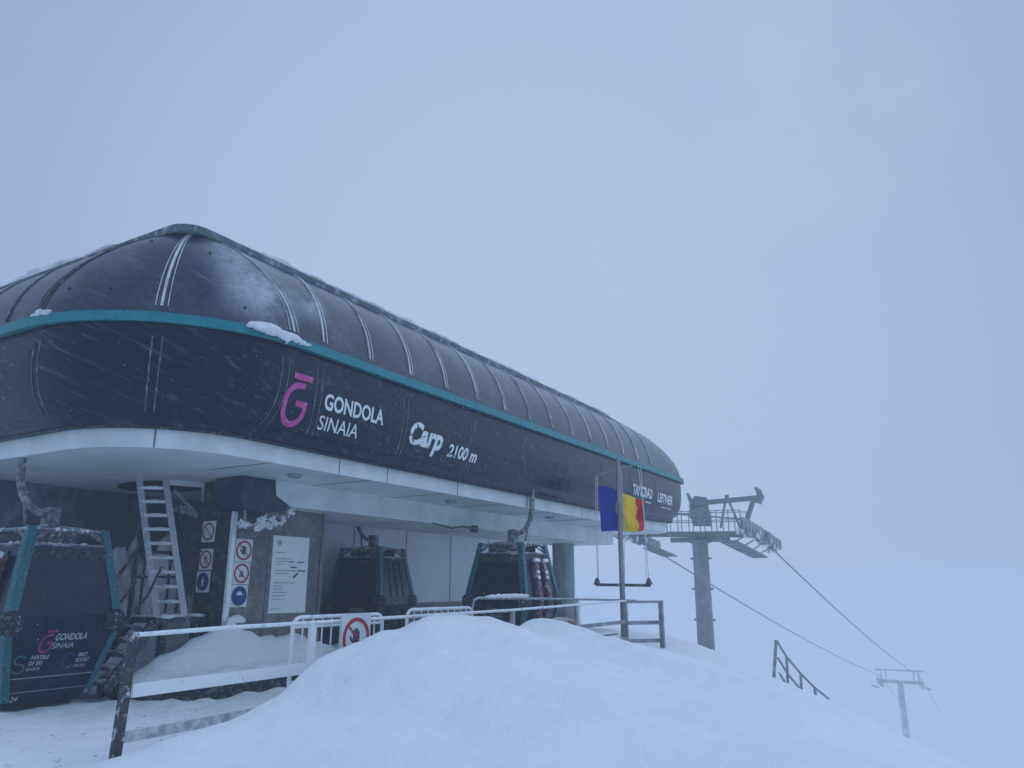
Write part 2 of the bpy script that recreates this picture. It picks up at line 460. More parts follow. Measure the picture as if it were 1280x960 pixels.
# ---------------------------------------------------------------- the station
YN, YF, XN, XF = 8.65, 15.9, 5.45, 27.0        # plan of the teal band
YC = (YN+YF)/2
UP = [(5.30, 0.0), (5.45, .015), (5.65, .05), (5.85, .105), (6.05, .185), (6.23, .28), (6.38, .38), (6.52, .49), (6.64, .61), (6.73, .72), (6.80, .83), (6.86, .96)]
LO = [(5.28, .03), (5.0, .02), (4.75, .02), (4.55, .03), (4.38, .05), (4.22, .08), (4.10, .115), (4.00, .155), (3.93, .19), (3.875, .275), (3.80, .285), (3.745, .305), (3.735, .36)]
NEARK = 1.28
def crn(i): return max(.42, 2.65-i*2.35)
def ring(inset, z, rn=None, far=1., rf=.9, nside=26, ncorn=12, fz=0., near=1.):
    """closed outline round the station at a height; corners: near r, far rf"""
    rn = crn(inset) if rn is None else rn
    rf = max(.25, rf-inset*.3)
    x0, x1, y0, y1 = XN+inset*near, XF-inset*far, YN+inset, YF-inset
    P = []
    def corner(cx, cy, r, a0):
        for k in range(ncorn+1):
            a = R(a0+90*k/ncorn); P.append((cx+r*math.cos(a), cy+r*math.sin(a)))
    corner(x0+rn, y0+rn, rn, 180)
    for k in range(1, nside): P.append((x0+rn+(x1-rf-x0-rn)*k/nside, y0))
    corner(x1-rf, y0+rf, rf, 270)
    for k in range(1, 6): P.append((x1, y0+rf+(y1-y0-2*rf)*k/6))
    corner(x1-rf, y1-rf, rf, 0)
    for k in range(1, nside): P.append((x1-rf-(x1-rf-x0-rn)*k/nside, y1))
    corner(x0+rn, y1-rn, rn, 90)
    for k in range(1, 6): P.append((x0, y1-rn-(y1-y0-2*rn)*k/6))
    return [(x, y, z+fz*sstep(np.array(x), XF-3.2, XF)) for x, y in P]
def loft(mb, rings, mi=0, smooth=True, capend=False, capstart=False):
    n = len(rings[0]); vs = [p for r in rings for p in r]; fs = []
    for i in range(len(rings)-1):
        for j in range(n): fs.append((i*n+j, i*n+(j+1) % n, (i+1)*n+(j+1) % n, (i+1)*n+j))
    mb.add(vs, fs, mi, smooth)
    if capend: mb.add(rings[-1], [tuple(range(n))], mi)
    if capstart: mb.add(rings[0], [tuple(range(n))[::-1]], mi)

FARK = 3.6
st = thing('gondola_station', (XN+8, YC, 0), 'long black rounded gondola station with a teal band and white soffit', 'station')
mb = MB(); loft(mb, [ring(i, z, far=FARK, near=NEARK) for z, i in UP]); roof = mb.build('roof_shell', M['shell_top'], st)
mb = MB(); loft(mb, [ring(i, z, far=1.3, fz=.12*(5.28-z)/1.5) for z, i in LO]); low = mb.build('lower_shell', M['shell_low'], st)
# teal band, slightly proud
mb = MB()
prof = [(5.20, .02), (5.20, -.075), (5.345, -.075), (5.345, .02)]
loft(mb, [ring(i, z) for z, i in prof], smooth=False); band = mb.build('trim_band', M['teal'], st)
# roof cap: a lid with a lip
mb = MB()
lid = [(6.80, .86), (6.80, .82), (6.90, .80), (6.94, .86), (6.99, 1.15), (7.04, 1.6)]
loft(mb, [[(x, y, zz-.135*float(sstep(np.array(x), 20.5, 24.0))) for x, y, zz in ring(i, z, rn=max(.35, .55-.08*k), far=FARK, near=NEARK)] for k, (z, i) in enumerate(lid)], smooth=False, capend=True)
cap = mb.build('roof_cap', M['cap'], st)

def loY(z): # outer near-side face of the lower shell
    return YN+np.interp(-z, [-a for a, _ in LO], [b for _, b in LO])
def side_rib(mbx, X, width, prof, off, x_far=1., ycorr=0):
    """strip standing on the near side along the profile"""
    pts = [(X, YN+i-off, z) for z, i in prof]
    n = len(pts)
    vs = []
    for (x, y, z) in pts: vs += [(x-width/2, y+off+.01, z), (x-width/2, y, z+.004), (x+width/2, y, z+.004), (x+width/2, y+off+.01, z)]
    fs = []
    for i in range(n-1):
        a, b = i*4, (i+1)*4
        for j in range(3): fs.append((a+j, a+j+1, b+j+1, b+j))
    mbx.add(vs, fs, 0, False)
def corner_strip(mbx, ang, width, prof, off, nk=1.):
    """strip on the rounded near corner, at an angle in degrees (180..270)"""
    vs = []
    for z, i in prof:
        rn = crn(i); cx, cy = XN+i*nk+rn, YN+i+rn
        d = Vector((math.cos(R(ang)), math.sin(R(ang)), 0)); t = Vector((-d.y, d.x, 0))
        p = Vector((cx, cy, z))+d*rn
        for q in (p-t*width/2-d*.01, p-t*width/2+d*off, p+t*width/2+d*off, p+t*width/2-d*.01): vs.append(q)
    fs = []
    for i in range(len(prof)-1):
        a, b = i*4, (i+1)*4
        for j in range(3): fs.append((a+j, a+j+1, b+j+1, b+j))
    mbx.add(vs, fs, 0, False)
def end_strip(mbx, Y, width, prof, off):
    vs = []
    for z, i in prof:
        x = XN+i*NEARK
        for q in ((x+.01, Y-width/2, z), (x-off, Y-width/2, z), (x-off, Y+width/2, z), (x+.01, Y+width/2, z)): vs.append(q)
    fs = []
    for i in range(len(prof)-1):
        a, b = i*4, (i+1)*4
        for j in range(3): fs.append((a+j, a+j+1, b+j+1, b+j))
    mbx.add(vs, fs, 0, False)
UPR = UP[1:]
LOR = LO[1:-4]
x = 8.62; k = 0
while x < 24.2:
    mb = MB(); side_rib(mb, x, .028, UPR, .024); side_rib(mb, x+.09, .014, UPR, .012)
    mb.build('roof_rib', M['rib'], roof)
    x += 1.13; k += 1
for ang in (268, 225, 183):
    mb = MB()
    for d, w in ((-1.8, .010), (0, .036), (1.8, .010)): corner_strip(mb, ang+d, w, UPR, .018, NEARK)
    mb.build('roof_rib', M['rib'] if ang != 183 else M['seam'], roof)
for y in (12.0, 13.1, 14.0):
    mb = MB(); end_strip(mb, y, .05, UPR, .02); mb.build('roof_rib', M['seam'], roof)
# bolt heads on the roof corner panels
mb = MB()
for ang, z in ((240, 6.45), (238, 5.75), (250, 5.62), (205, 6.6), (208, 5.7), (192, 5.75), (222, 5.68)):
    i = float(np.interp(z, [a for a, _ in UP], [b for _, b in UP])); rn = crn(i)
    d = Vector((math.cos(R(ang)), math.sin(R(ang)), .25))
    mb = MB(); d2 = Vector((d.x, d.y, 0)); mb.blob(Vector((XN+i*NEARK+rn, YN+i+rn, z))+d2*rn, (.022, .022, .022), 1, .1, sub=2)
    mb.build('bolt_head', M['black'], roof)
# lower panel joints
for X in (8.55, 10.75, 12.95, 15.1, 17.3, 19.4, 21.5, 23.6):
    mb = MB(); side_rib(mb, X, .02, LOR, .006); side_rib(mb, X+.12, .02, LOR, .006); mb.build('panel_seam', M['seam'], low)
for ang in (266, 225, 185):
    mb = MB(); corner_strip(mb, ang-1.4, .02, LOR, .006); corner_strip(mb, ang+1.4, .02, LOR, .006); mb.build('panel_seam', M['seam'], low)
# lower lip moulding
mb = MB(); loft(mb, [ring(i, z, far=1.3, fz=.12) for z, i in ((3.72, .40), (3.715, .31), (3.735, .285), (3.75, .30))], smooth=False)
mb.build('bottom_lip', M['black'], low)

# white fascia, soffit
FA = .43
mb = MB(); loft(mb, [ring(FA, 3.46, far=1.6), ring(FA, 3.98, far=1.6)], smooth=True)
fas = mb.build('fascia', M['white'], st)
mb = MB(); rg = ring(FA+.004, 3.475, far=1.6); loft(mb, [rg, ring(FA+.004, 3.56, far=1.6)], smooth=False, capstart=True, capend=True)
sof = mb.build('soffit', M['soffit'], st)
for X in (9.6, 10.85, 13.1, 16.0, 19.0):
    mb = MB(); mb.bb((X-.006, YN+FA-.006, 3.47), (X+.006, YN+FA+.02, 3.9)); mb.build('fascia_joint', M['joint'], fas)
rn = crn(FA)
for ang in (228,):
    d = Vector((math.cos(R(ang)), math.sin(R(ang)), 0)); p = Vector((XN+FA+rn, YN+FA+rn, 3.68))+d*rn
    mb = MB(); mb.box(p, (.02, .014, .42), Matrix.Rotation(R(ang), 3, 'Z'))
mb.build('fascia_joint', M['joint'], fas)
for X in (8.2, 10.5, 12.8, 15.1, 17.4, 19.7, 22.0):
    mb = MB(); mb.bb((X-.008, 9.15, 3.468), (X+.008, 10.58, 3.474)); mb.build('soffit_joint', M['joint'], sof)
for X, Y in ((9.3, 9.8), (13.9, 9.8), (18.5, 9.8)):
    mb = MB(); mb.lathe((X, Y, 3.44), [(.10, -.02), (.13, .02), (.13, .036)], 20); mb.build('soffit_fitting', M['steel'], sof)
# boxed beam under the soffit with a chamfered near end
mb = MB()
bp = [(9.62, 3.474), (9.66, 3.20), (10.0, 3.04), (24.6, 3.04), (24.6, 3.474)]
mb.prism(bp, (0, 12.6, 0), (1, 0, 0), (0, 0, 1), 2.0)
beam = mb.build('soffit_beam', M['white'], st)
mb = MB(); mb.prism([(9.60, 3.47), (9.64, 3.20), (9.98, 3.045), (9.95, 3.03), (9.615, 3.195), (9.575, 3.47)], (0, 10.62, 0), (1, 0, 0), (0, 0, 1), .03)
mb.build('beam_trim', M['joint'], beam)
# columns
for (cx, cy) in ((23.3, 11.85),):
    mb = MB(); mb.lathe((cx, cy, 0), [(.36, -.3), (.36, 3.45)], 28); 
    for a in (150, 215, 330): 
        d = Vector((math.cos(R(a)), math.sin(R(a)), 0)); mb.box(Vector((cx, cy, 1.6))+d*.365, (.05, .07, 3.7), Matrix.Rotation(R(a), 3, 'Z'))
    mb.lathe((cx, cy, 3.30), [(.46, 0), (.46, .1)], 28)
    mb.build('support_column', M['steel'], st)
# hatch in the soffit above the ladder
mb = MB()
pl = [(9.15+.62*math.cos(t)+.30*math.sin(t), 13.15-.35*math.cos(t)+.95*math.sin(t)) for t in [2*PI*k/28 for k in range(28)]]
mb.prism(pl, (0, 0, 3.462), (1, 0, 0), (0, 1, 0), .012)
mb.build('hatch', M['edge'], st)
mb = MB(); mb.bar((8.62, 12.22, 3.43), (9.5, 11.95, 3.43), .05, .09); mb.build('hatch_frame', M['white'], st)

# lettering on the near side
def on_side(x0, z0, sh=0.):
    def f(u, v):
        z = z0+v; return Vector((x0+u+sh*v, float(loY(z))-.012, z))
    return f
vs, fs = g_logo(); s = .81
flat_decal('letter_emblem', ([(a*s*.86, b*s) for a, b in vs], fs), (0, 0, 0), (1, 0, 0), (0, 0, 1), M['pink'], low, 10, on_side(7.87, 3.985, .08))
def side_text(t, X, Z, size, width, m, name='lettering', bold=.0, shear=0.):
    vs, fs, w = text_mesh(t, size, bold*size, shear); k = width/w
    flat_decal(name, ([(a*k, b) for a, b in vs], fs), (0, 0, 0), (1, 0, 0), (0, 0, 1), m, low, 6, on_side(X, Z))
side_text('GONDOLA', 8.75, 4.38, .36, 1.46, M['letter'], bold=.028)
side_text('SINAIA', 8.70, 4.05, .32, .94, M['letter'], bold=.004)
side_text('Carp', 10.92, 4.20, .56, 1.10, M['letter_snow'], bold=.04, shear=.28)
side_text('2100 m', 12.22, 4.13, .34, 1.04, M['letter_snow'], bold=.03, shear=.2)
side_text('TANCRAD', 21.75, 4.36, .42, 1.62, M['letter_snow'], bold=.04)
mb = MB()
for i in range(9): mb.bb((22.0+i*.15, float(loY(4.22))-.014, 4.20), (22.11+i*.15, float(loY(4.22))-.006, 4.24))
mb.build('small_print', M['letter'], low); mb = MB()
for i in range(7): mb.bb((24.3+i*.13, float(loY(4.18))-.014, 4.17), (24.4+i*.13, float(loY(4.18))-.006, 4.20))
mb.build('small_print', M['letter'], low)
side_text('LEITNER', 23.85, 4.33, .40, 1.45, M['letter'], bold=.035)

# ---------------------------------------------------------------- snow lying on the roof and band
def clump(name, label, blobs, seed, m='rime'):
    mb = MB()
    for i, (c, r) in enumerate(blobs): mb.blob(c, r, seed+i*1.3, .3, sub=3)
    o = mb.build(name, M[m]); tag(o, label, 'snow')
    return o
def band_pt(ang, off=.0):
    d = Vector((math.cos(R(ang)), math.sin(R(ang)))); return (XN+2.65+d.x*(2.65+off), YN+2.65+d.y*(2.65+off))
OUTL = [(-0.993, 5.306), (-0.883, 5.411), (-0.636, 5.452), (-0.503, 5.449), (-0.4, 5.387), (-0.209, 5.388), (0.007, 5.306), (0.196, 5.286), (-0.019, 5.227), (-0.257, 5.246), (-0.309, 5.169), (-0.386, 5.232), (-0.684, 5.259), (-0.859, 5.274)]
def packed_patch(name, label, outline, base, thick, seed, step=.014):
    """wind-packed snow lying against a surface: outline in (s, z), base(s, z, out) -> point"""
    P = outline; n = len(P)
    def dist(x, y):
        ins = False; dm = 9.
        for i in range(n):
            (x1, y1), (x2, y2) = P[i], P[(i+1) % n]
            if (y1 > y) != (y2 > y) and x < (x2-x1)*(y-y1)/(y2-y1)+x1: ins = not ins
            L2 = (x2-x1)**2+(y2-y1)**2; t = max(0, min(1, ((x-x1)*(x2-x1)+(y-y1)*(y2-y1))/L2))
            dm = min(dm, math.hypot(x-x1-t*(x2-x1), y-y1-t*(y2-y1)))
        return dm if ins else -dm
    xs = np.arange(min(p[0] for p in P)-.03, max(p[0] for p in P)+.03, step); ys = np.arange(min(p[1] for p in P)-.03, max(p[1] for p in P)+.03, step)
    vs = []; ok = []
    for x in xs:
        for y in ys:
            d = dist(x, y)+.018*mnoise.noise(Vector((x*16, y*16, seed)))+.010*mnoise.noise(Vector((x*40, y*40, seed)))
            t = thick*(1-math.exp(-max(d, 0)/.035))*(1+.5*mnoise.noise(Vector((x*9, y*9, seed+3))))
            vs.append(base(x, y, t-.012)); ok.append(d > -.006)
    m = len(ys); fs = []
    for i in range(len(xs)-1):
        for j in range(m-1):
            q = (i*m+j, (i+1)*m+j, (i+1)*m+j+1, i*m+j+1)
            if all(ok[t] for t in q): fs.append(q)
    used = sorted({t for q in fs for t in q}); mp = {t: k for k, t in enumerate(used)}
    mb = MB(); mb.add([vs[t] for t in used], [tuple(mp[t] for t in q) for q in fs], 0, True)
    o = mb.build(name, M['drift'])
    sd_ = o.modifiers.new('solid', 'SOLIDIFY'); sd_.thickness = .012; sd_.offset = 0
    return tag(o, label, 'snow')
def band_base(s_, z, out):
    z0 = min(max((z-5.345)/.25, 0), 1)
    rad = 2.65+.08-.075*z0**.5*1.3+out
    if s_ >= 0: return Vector((XN+2.65+s_, YN+2.65-rad, z))
    a = R(270)+s_/2.71; return Vector((XN+2.65+rad*math.cos(a), YN+2.65+rad*math.sin(a), z))
packed_patch('snow_clump', 'jagged white snow patch caked on the teal band beside the pink emblem', OUTL, band_base, .10, 3)
p = band_pt(186, .03)
clump('snow_clump', 'tiny white snow lump on the teal band, away from the emblem', [((p[0], p[1], 5.38), (.06, .07, .06)), ((p[0]+.02, p[1]-.14, 5.37), (.06, .10, .045)), ((p[0], p[1]+.12, 5.365), (.05, .09, .03))], 9)
bl = []
for i in range(26):
    y = 11.4+3.4*random.random(); x = 6.60+.22*random.random()
    h = .025+.10*math.exp(-((y-13.3)/.8)**2)*random.uniform(.6, 1.2)
    bl.append(((x, y, 6.95+h*.3), (.13, .32, h)))
clump('roof_snow', 'wind-blown snow heaped on the near end of the roof cap', bl, 21)
bl = []
for i in range(46):
    x = 8+14*(i+random.random())/46; bl.append(((x, 9.62+.12*random.random(), 6.95), (.42, .16, .025+.045*random.random())))
clump('roof_snow', 'thin snow crust along the long ridge edge of the roof cap', bl, 51)

# ---------------------------------------------------------------- windbreak wall, platform, drifts
wl = thing('windbreak_wall', (16, 14.8, 0), 'pale blue grey windbreak wall of tall sheets behind the cabins', 'wall')
mb = MB(); mb.bb((5.9, 14.72, 1.2), (12.3, 14.82, 3.47)); o = mb.build('sheet', M['wall_shaded'], wl); o['label'] = 'near end sheet of the wall with the inside shade put into its dark blue colour'
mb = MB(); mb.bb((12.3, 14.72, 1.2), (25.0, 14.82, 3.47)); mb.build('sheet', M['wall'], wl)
mb = MB(); mb.bb((5.9, 14.68, -.6), (25.0, 14.86, 1.2)); mb.build('plinth', M['plinth'], wl)
for X in (9.8, 11.3, 14.0, 16.3, 18.6, 20.9, 23.2):
    mb = MB(); mb.bb((X-.012, 14.705, 1.2), (X+.012, 14.725, 3.47)); mb.build('sheet_joint', M['plinth'], wl)

def stadium(x0, x1, yc, r, n=16):
    P = [(x0+r+r*math.cos(R(90+180*k/n)), yc+r*math.sin(R(90+180*k/n))) for k in range(n+1)]
    P += [(x1-r+r*math.cos(R(-90+180*k/n)), yc+r*math.sin(R(-90+180*k/n))) for k in range(n+1)]
    return P
mb = MB(); P = stadium(7.65, 25, 11.62, 1.36)
mb.prism(P, (0, 0, -.4), (1, 0, 0), (0, 1, 0), .63)
pf = struct(mb.build('loading_platform', M['edge']))

def drift_sheet(name, x0, x1, y0, y1, fn, step=.07, m='drift'):
    xs = np.arange(x0, x1+step, step); ys = np.arange(y0, y1+step, step)
    vs = []; fs = []
    for x in xs:
        for y in ys: vs.append((x, y, fn(x, y)))
    n = len(ys)
    for i in range(len(xs)-1):
        for j in range(n-1):
            q = (i*n+j, (i+1)*n+j, (i+1)*n+j+1, i*n+j+1)
            if max(vs[t][2] for t in q) > -.3: fs.append(q)
    mb = MB(); mb.add(vs, fs, 0, True)
    return struct(mb.build(name, M[m], recalc=False))
def in_stad(x, y, x0, x1, yc, r):
    cx = min(max(x, x0+r), x1-r); return math.hypot(x-cx, y-yc)-r      # <0 inside
def stadium_fine(x0, x1, yc, r):
    n = 30
    P = [(x0+r+r*math.cos(R(90+180*k/n)), yc+r*math.sin(R(90+180*k/n))) for k in range(n+1)]
    P += [(x0+r+(x1-x0-2*r)*k/150, yc-r) for k in range(1, 150)]
    P += [(x1-r+r*math.cos(R(-90+180*k/n)), yc+r*math.sin(R(-90+180*k/n))) for k in range(n+1)]
    P += [(x1-r-(x1-x0-2*r)*k/150, yc+r) for k in range(1, 150)]
    return P
def drift_h(x, y, ins):
    k = min(1, ins/.10); edge = .232+.075*math.sqrt(max(0, 1-(1-k)**2))
    h = .10*math.exp(-((x-12)/4)**2)
    h += .46*math.exp(-((x-8.85)/.85)**2-((y-10.98)/.40)**2)
    h += .38*math.exp(-((x-10.5)/1.2)**2-((y-10.98)/.36)**2)
    h += .14*math.exp(-((x-9.3)/.5)**2-((y-11.02)/.25)**2)
    h += .5*math.exp(-((x-9.9)/1.0)**2-((y-12.7)/.35)**2)
    h *= min(1, max(0, ins/.42))
    nz = .11*mnoise.noise(Vector((x*2, y*2, 1)))+.06*mnoise.noise(Vector((x*5, y*6, 3)))+.025*mnoise.noise(Vector((x*13, y*13, 4)))
    return edge+h+nz*min(1, ins/.2)
mb = MB(); rgs = []
for ins in (0, .02, .05, .09, .14, .2, .27, .34, .42, .5, .58, .66, .74, .82, .9, 1.0, 1.1, 1.2, 1.3, 1.36):
    rgs.append([(x, y, drift_h(x, y, ins)-(.004 if ins == 0 else 0)) for x, y in stadium_fine(7.63+ins, 25.02-ins, 11.62, 1.375-ins)])
loft(mb, rgs)
struct(mb.build('snow_drift', M['drift']))
def fn2(x, y):
    h = 2.15*math.exp(-((x-9.2)/1.15)**2-((y-14.3)/.8)**2)
    h += 1.15*math.exp(-((x-10.2)/.85)**2-((y-13.6)/.5)**2)
    h *= 1+.55*mnoise.noise(Vector((x*1.9, y*1.2, 7)))+.30*mnoise.noise(Vector((x*5, y*4, 2)))
    h += .10*mnoise.noise(Vector((x*9, y*8, 7)))*min(1, h)
    return h-.06
drift_sheet('snow_drift', 7.0, 11.5, 12.5, 14.6, fn2)

# ---------------------------------------------------------------- booth, signs, poster
bt = thing('control_booth', (10.2, 11.5, .2), 'brown grey panelled control booth carrying a white poster and signs', 'booth')
mb = MB(); mb.bb((9.24, 11.10, .2), (10.02, 11.9, 3.47)); mb.bb((10.035, 11.10, .2), (11.33, 11.9, 3.47)); mb.bb((10.0, 11.12, .2), (10.05, 11.8, 3.46))
mb.build('panel', M['concrete'], bt)
mb = MB(); mb.bb((9.17, 11.12, .2), (9.24, 11.93, 3.46)); mb.build('end_panel', M['booth_dark'], bt)
mb = MB(); mb.bb((9.155, 11.06, .2), (9.24, 11.12, 3.45)); mb.build('corner_post', M['drift'], bt)
mb = MB(); mb.bb((11.33, 11.07, .2), (11.40, 11.93, 3.46)); mb.build('corner_post', M['concrete'], bt)

def ringpoly(r0, r1, n=28, sx=1., sy=1.):
    vs = [(r0*sx*math.cos(2*PI*k/n), r0*sy*math.sin(2*PI*k/n)) for k in range(n)]+[(r1*sx*math.cos(2*PI*k/n), r1*sy*math.sin(2*PI*k/n)) for k in range(n)]
    return vs, [(k, (k+1) % n, n+(k+1) % n, n+k) for k in range(n)]
def discpoly(r, n=28, cx=0, cy=0, sy=1.): return [(cx+r*math.cos(2*PI*k/n), cy+r*sy*math.sin(2*PI*k/n)) for k in range(n)], [tuple(range(n))]
def poly(*pts): return list(pts), [tuple(range(len(pts)))]
def shift(g, dx, dy, s=1.): return [(a*s+dx, b*s+dy) for a, b in g[0]], g[1]
def hand():
    g = [poly((-.30, -.42), (.22, -.42), (.28, .05), (-.26, .05))]
    for i, (x, h) in enumerate(((-.20, .40), (-.06, .50), (.08, .46), (.21, .34))):
        g.append(poly((x-.055, .02), (x+.055, .02), (x+.06, h), (x, h+.06), (x-.06, h)))
    g.append(poly((-.28, -.30), (-.28, -.10), (-.50, .14), (-.58, .08), (-.46, -.12)))
    return merge2d(*g)
def flame():
    return merge2d(poly((-.30, -.38), (.30, -.38), (.36, -.2), (-.36, -.2)), poly((-.24, -.16), (.24, -.16), (.30, .1), (.12, .02), (.10, .45), (-.08, .12), (-.2, .25)))
def walker():
    return merge2d(shift(discpoly(.10, 14), .02, .48), poly((-.12, .32), (.14, .32), (.12, -.02), (-.10, -.02)),
        poly((-.10, -.02), (.03, -.02), (-.12, -.55), (-.26, -.55)), poly((0, -.02), (.12, -.02), (.26, -.55), (.13, -.55)),
        poly((.12, .30), (.32, .02), (.25, -.03), (.06, .2)), poly((-.10, .30), (-.30, .04), (-.24, -.02), (-.04, .2)))
def face_mask():
    return merge2d(poly(*([(-.42, .08)]+arcpts(0, .12, .42, .42, 175, 5, 12)+[(.42, .08)])))
def chin():
    return merge2d(poly(*([(-.34, -.04)]+arcpts(0, -.10, .34, .40, 180, 360, 12)+[(.34, -.04)])))
def sign(name, label, origin, ux, w, h, kind, picto, group, slash=True):
    ux = Vector(ux).normalized(); uz = Vector((0, 0, 1)); nrm = ux.cross(uz)
    t = thing(name, Vector(origin), label, 'sign', group)
    mb = MB(); mb.prism([(-w/2, -h/2), (w/2, -h/2), (w/2, h/2), (-w/2, h/2)], origin, ux, uz, .012); mb.build('plate', M['sign_white'], t)
    r = min(w, h)*.46; o = Vector(origin)+nrm*.012
    if kind == 'ban':
        flat_decal('pictogram', shift(picto, 0, 0, r*.9), o, ux, uz, M['ink_dark'], t, off=.003)
        g = ringpoly(r, r*.80)
        g2 = poly((-.60, .52), (-.52, .60), (.60, -.52), (.52, -.60)); g2 = shift(g2, 0, 0, r)
        flat_decal('prohibition_ring', merge2d(g, g2) if slash else g, o, ux, uz, M['red'], t, off=.006)
    else:
        flat_decal('disc', discpoly(r), o, ux, uz, M['blue'], t, off=.003)
        flat_decal('pictogram', shift(picto, 0, 0, r*.9), o, ux, uz, M['sign_white'], t, off=.006)
    return t
G1 = 'safety signs on the control booth'
sign('prohibition_sign', 'no touching sign with black hand, topmost on the poster side of the booth', (9.46, 11.095, 2.25), (1, 0, 0), .37, .39, 'ban', hand(), G1)
sign('prohibition_sign', 'red ringed no open flame sign below the booth hand sign', (9.45, 11.095, 1.86), (1, 0, 0), .36, .37, 'ban', flame(), G1)
sign('mandatory_sign', 'blue face shield sign, lowest on the poster side of the booth', (9.44, 11.095, 1.48), (1, 0, 0), .36, .37, 'must', face_mask(), G1)
sign('prohibition_sign', 'half hidden red ringed sign, topmost on the dark end of the booth', (9.165, 11.68, 2.58), (0, -1, 0), .34, .37, 'ban', ([(0, 0), (.01, 0), (0, .01)], [(0, 1, 2)]), G1)
sign('prohibition_sign', 'red no entry for people sign in the middle of the dark booth end', (9.165, 11.68, 2.10), (0, -1, 0), .34, .36, 'ban', walker(), G1)
sign('mandatory_sign', 'blue walking person sign, lowest on the dark end of the booth', (9.165, 11.70, 1.72), (0, -1, 0), .34, .36, 'must', walker(), G1)

clump('snow_clump', 'lump of snow plastered on the booth corner under the blue face shield sign',
    [((9.16, 11.02, .80), (.13, .10, .20)), ((9.22, 10.98, 1.0), (.10, .07, .13)), ((9.36, 11.0, 1.10), (.15, .08, .07)), ((9.48, 11.02, 1.08), (.08, .06, .05)), ((9.12, 11.02, 1.2), (.04, .04, .16)), ((9.3, 10.98, .86), (.2, .10, .12))], 77, 'drift')
ps = thing('notice_poster', (10.55, 11.09, 1.85), 'large white printed notice poster on the booth wall', 'poster')
mb = MB(); mb.bb((10.12, 11.085, 1.17), (11.02, 11.098, 2.55)); mb.build('sheet', M['poster'], ps)
yy = 11.083
def ln(x0, x1, z, h=.012): mb.bb((x0, yy-.003, z), (x1, yy+.001, z+h))
mb = MB(); ln(10.20, 10.42, 2.24, .014); mb.build('text_line', M['ink'], ps)
for z, a in ((2.13, .36), (2.08, .30), (2.03, .24), (1.92, .44), (1.87, .36), (1.70, .52), (1.64, .22), (1.59, .22), (1.53, .34), (1.47, .30), (1.41, .26), (1.24, .2)):
    x = 10.2; mb = MB()
    while x < 10.2+a:
        w = random.uniform(.03, .08); ln(x, min(x+w, 10.2+a), z); x += w+.012
    mb.build('text_line', M['ink'], ps)
for x0, x1, z, h in ((10.52, 10.66, 2.075, .018), (10.74, 10.90, 2.075, .018), (10.58, 10.73, 1.975, .022), (10.62, 10.70, 1.915, .016), (10.76, 10.96, 1.915, .022)):
    mb = MB(); ln(x0, x1, z, h); mb.build('bold_word', M['ink_dark'], ps)
mb = MB(); mb.bar((10.66, yy, 1.80), (10.77, yy, 1.88), .004, .035); mb.build('arrow_mark', M['ink_dark'], ps)
flat_decal('crest', merge2d(ringpoly(.05, .037), poly((-.015, -.025), (.015, -.025), (.02, .02), (-.02, .02))), (10.27, 11.083, 2.42), (1, 0, 0), (0, 0, 1), M['ink'], ps)

# drive unit hanging below the beam, caked with rime
du = thing('drive_unit', (9.5, 10.9, 3.4), 'dark navy machine cover hanging at the end of the soffit beam', 'machine')
mb = MB(); mb.prism([(8.92, 3.47), (8.96, 2.92), (9.5, 2.88), (9.97, 2.97), (9.93, 3.03), (9.62, 3.2), (9.57, 3.47)], (0, 11.3, 0), (1, 0, 0), (0, 0, 1), .68); mb.build('cover', M['navy'], du)
mb = MB()
mb.tube([(9.05, 10.75, 2.62), (9.5, 10.72, 2.60), (9.85, 10.72, 2.68), (10.05, 10.72, 2.9)], .035, 8)
mb.tube([(9.15, 10.78, 2.9), (9.15, 10.76, 2.62)], .03, 8); mb.tube([(9.6, 10.76, 2.92), (9.62, 10.74, 2.62)], .03, 8)
mb.lathe((9.75, 10.78, 2.80), [(.16, -.05), (.18, 0), (.16, .05)], 20, axis='y')
mb.build('bracket', M['frost_steel'], du)
mb = MB()
dpath = [Vector(p) for p in ((9.05, 10.74, 2.64), (9.3, 10.72, 2.62), (9.5, 10.71, 2.62), (9.7, 10.71, 2.66), (9.9, 10.71, 2.74), (10.05, 10.71, 2.9), (10.15, 10.70, 3.0))]
for i in range(90):
    k = random.random()*5.99; p = dpath[int(k)].lerp(dpath[int(k)+1], k % 1); r = random.uniform(.012, .035)
    mb.blob((p.x+random.gauss(0, .025), p.y+random.uniform(-.05, .04), p.z+random.gauss(.02, .03)), (r*1.3, r, r*random.uniform(.7, 1.6)), i, .8, sub=2)
for i in range(30):
    r = random.uniform(.02, .045); mb.blob((random.uniform(9.35, 9.8), 10.70, random.uniform(2.64, 2.84)), (r, r*.6, r), i+200, .8, sub=2)
mb.build('rime', M['rime'], du)['kind'] = 'stuff'

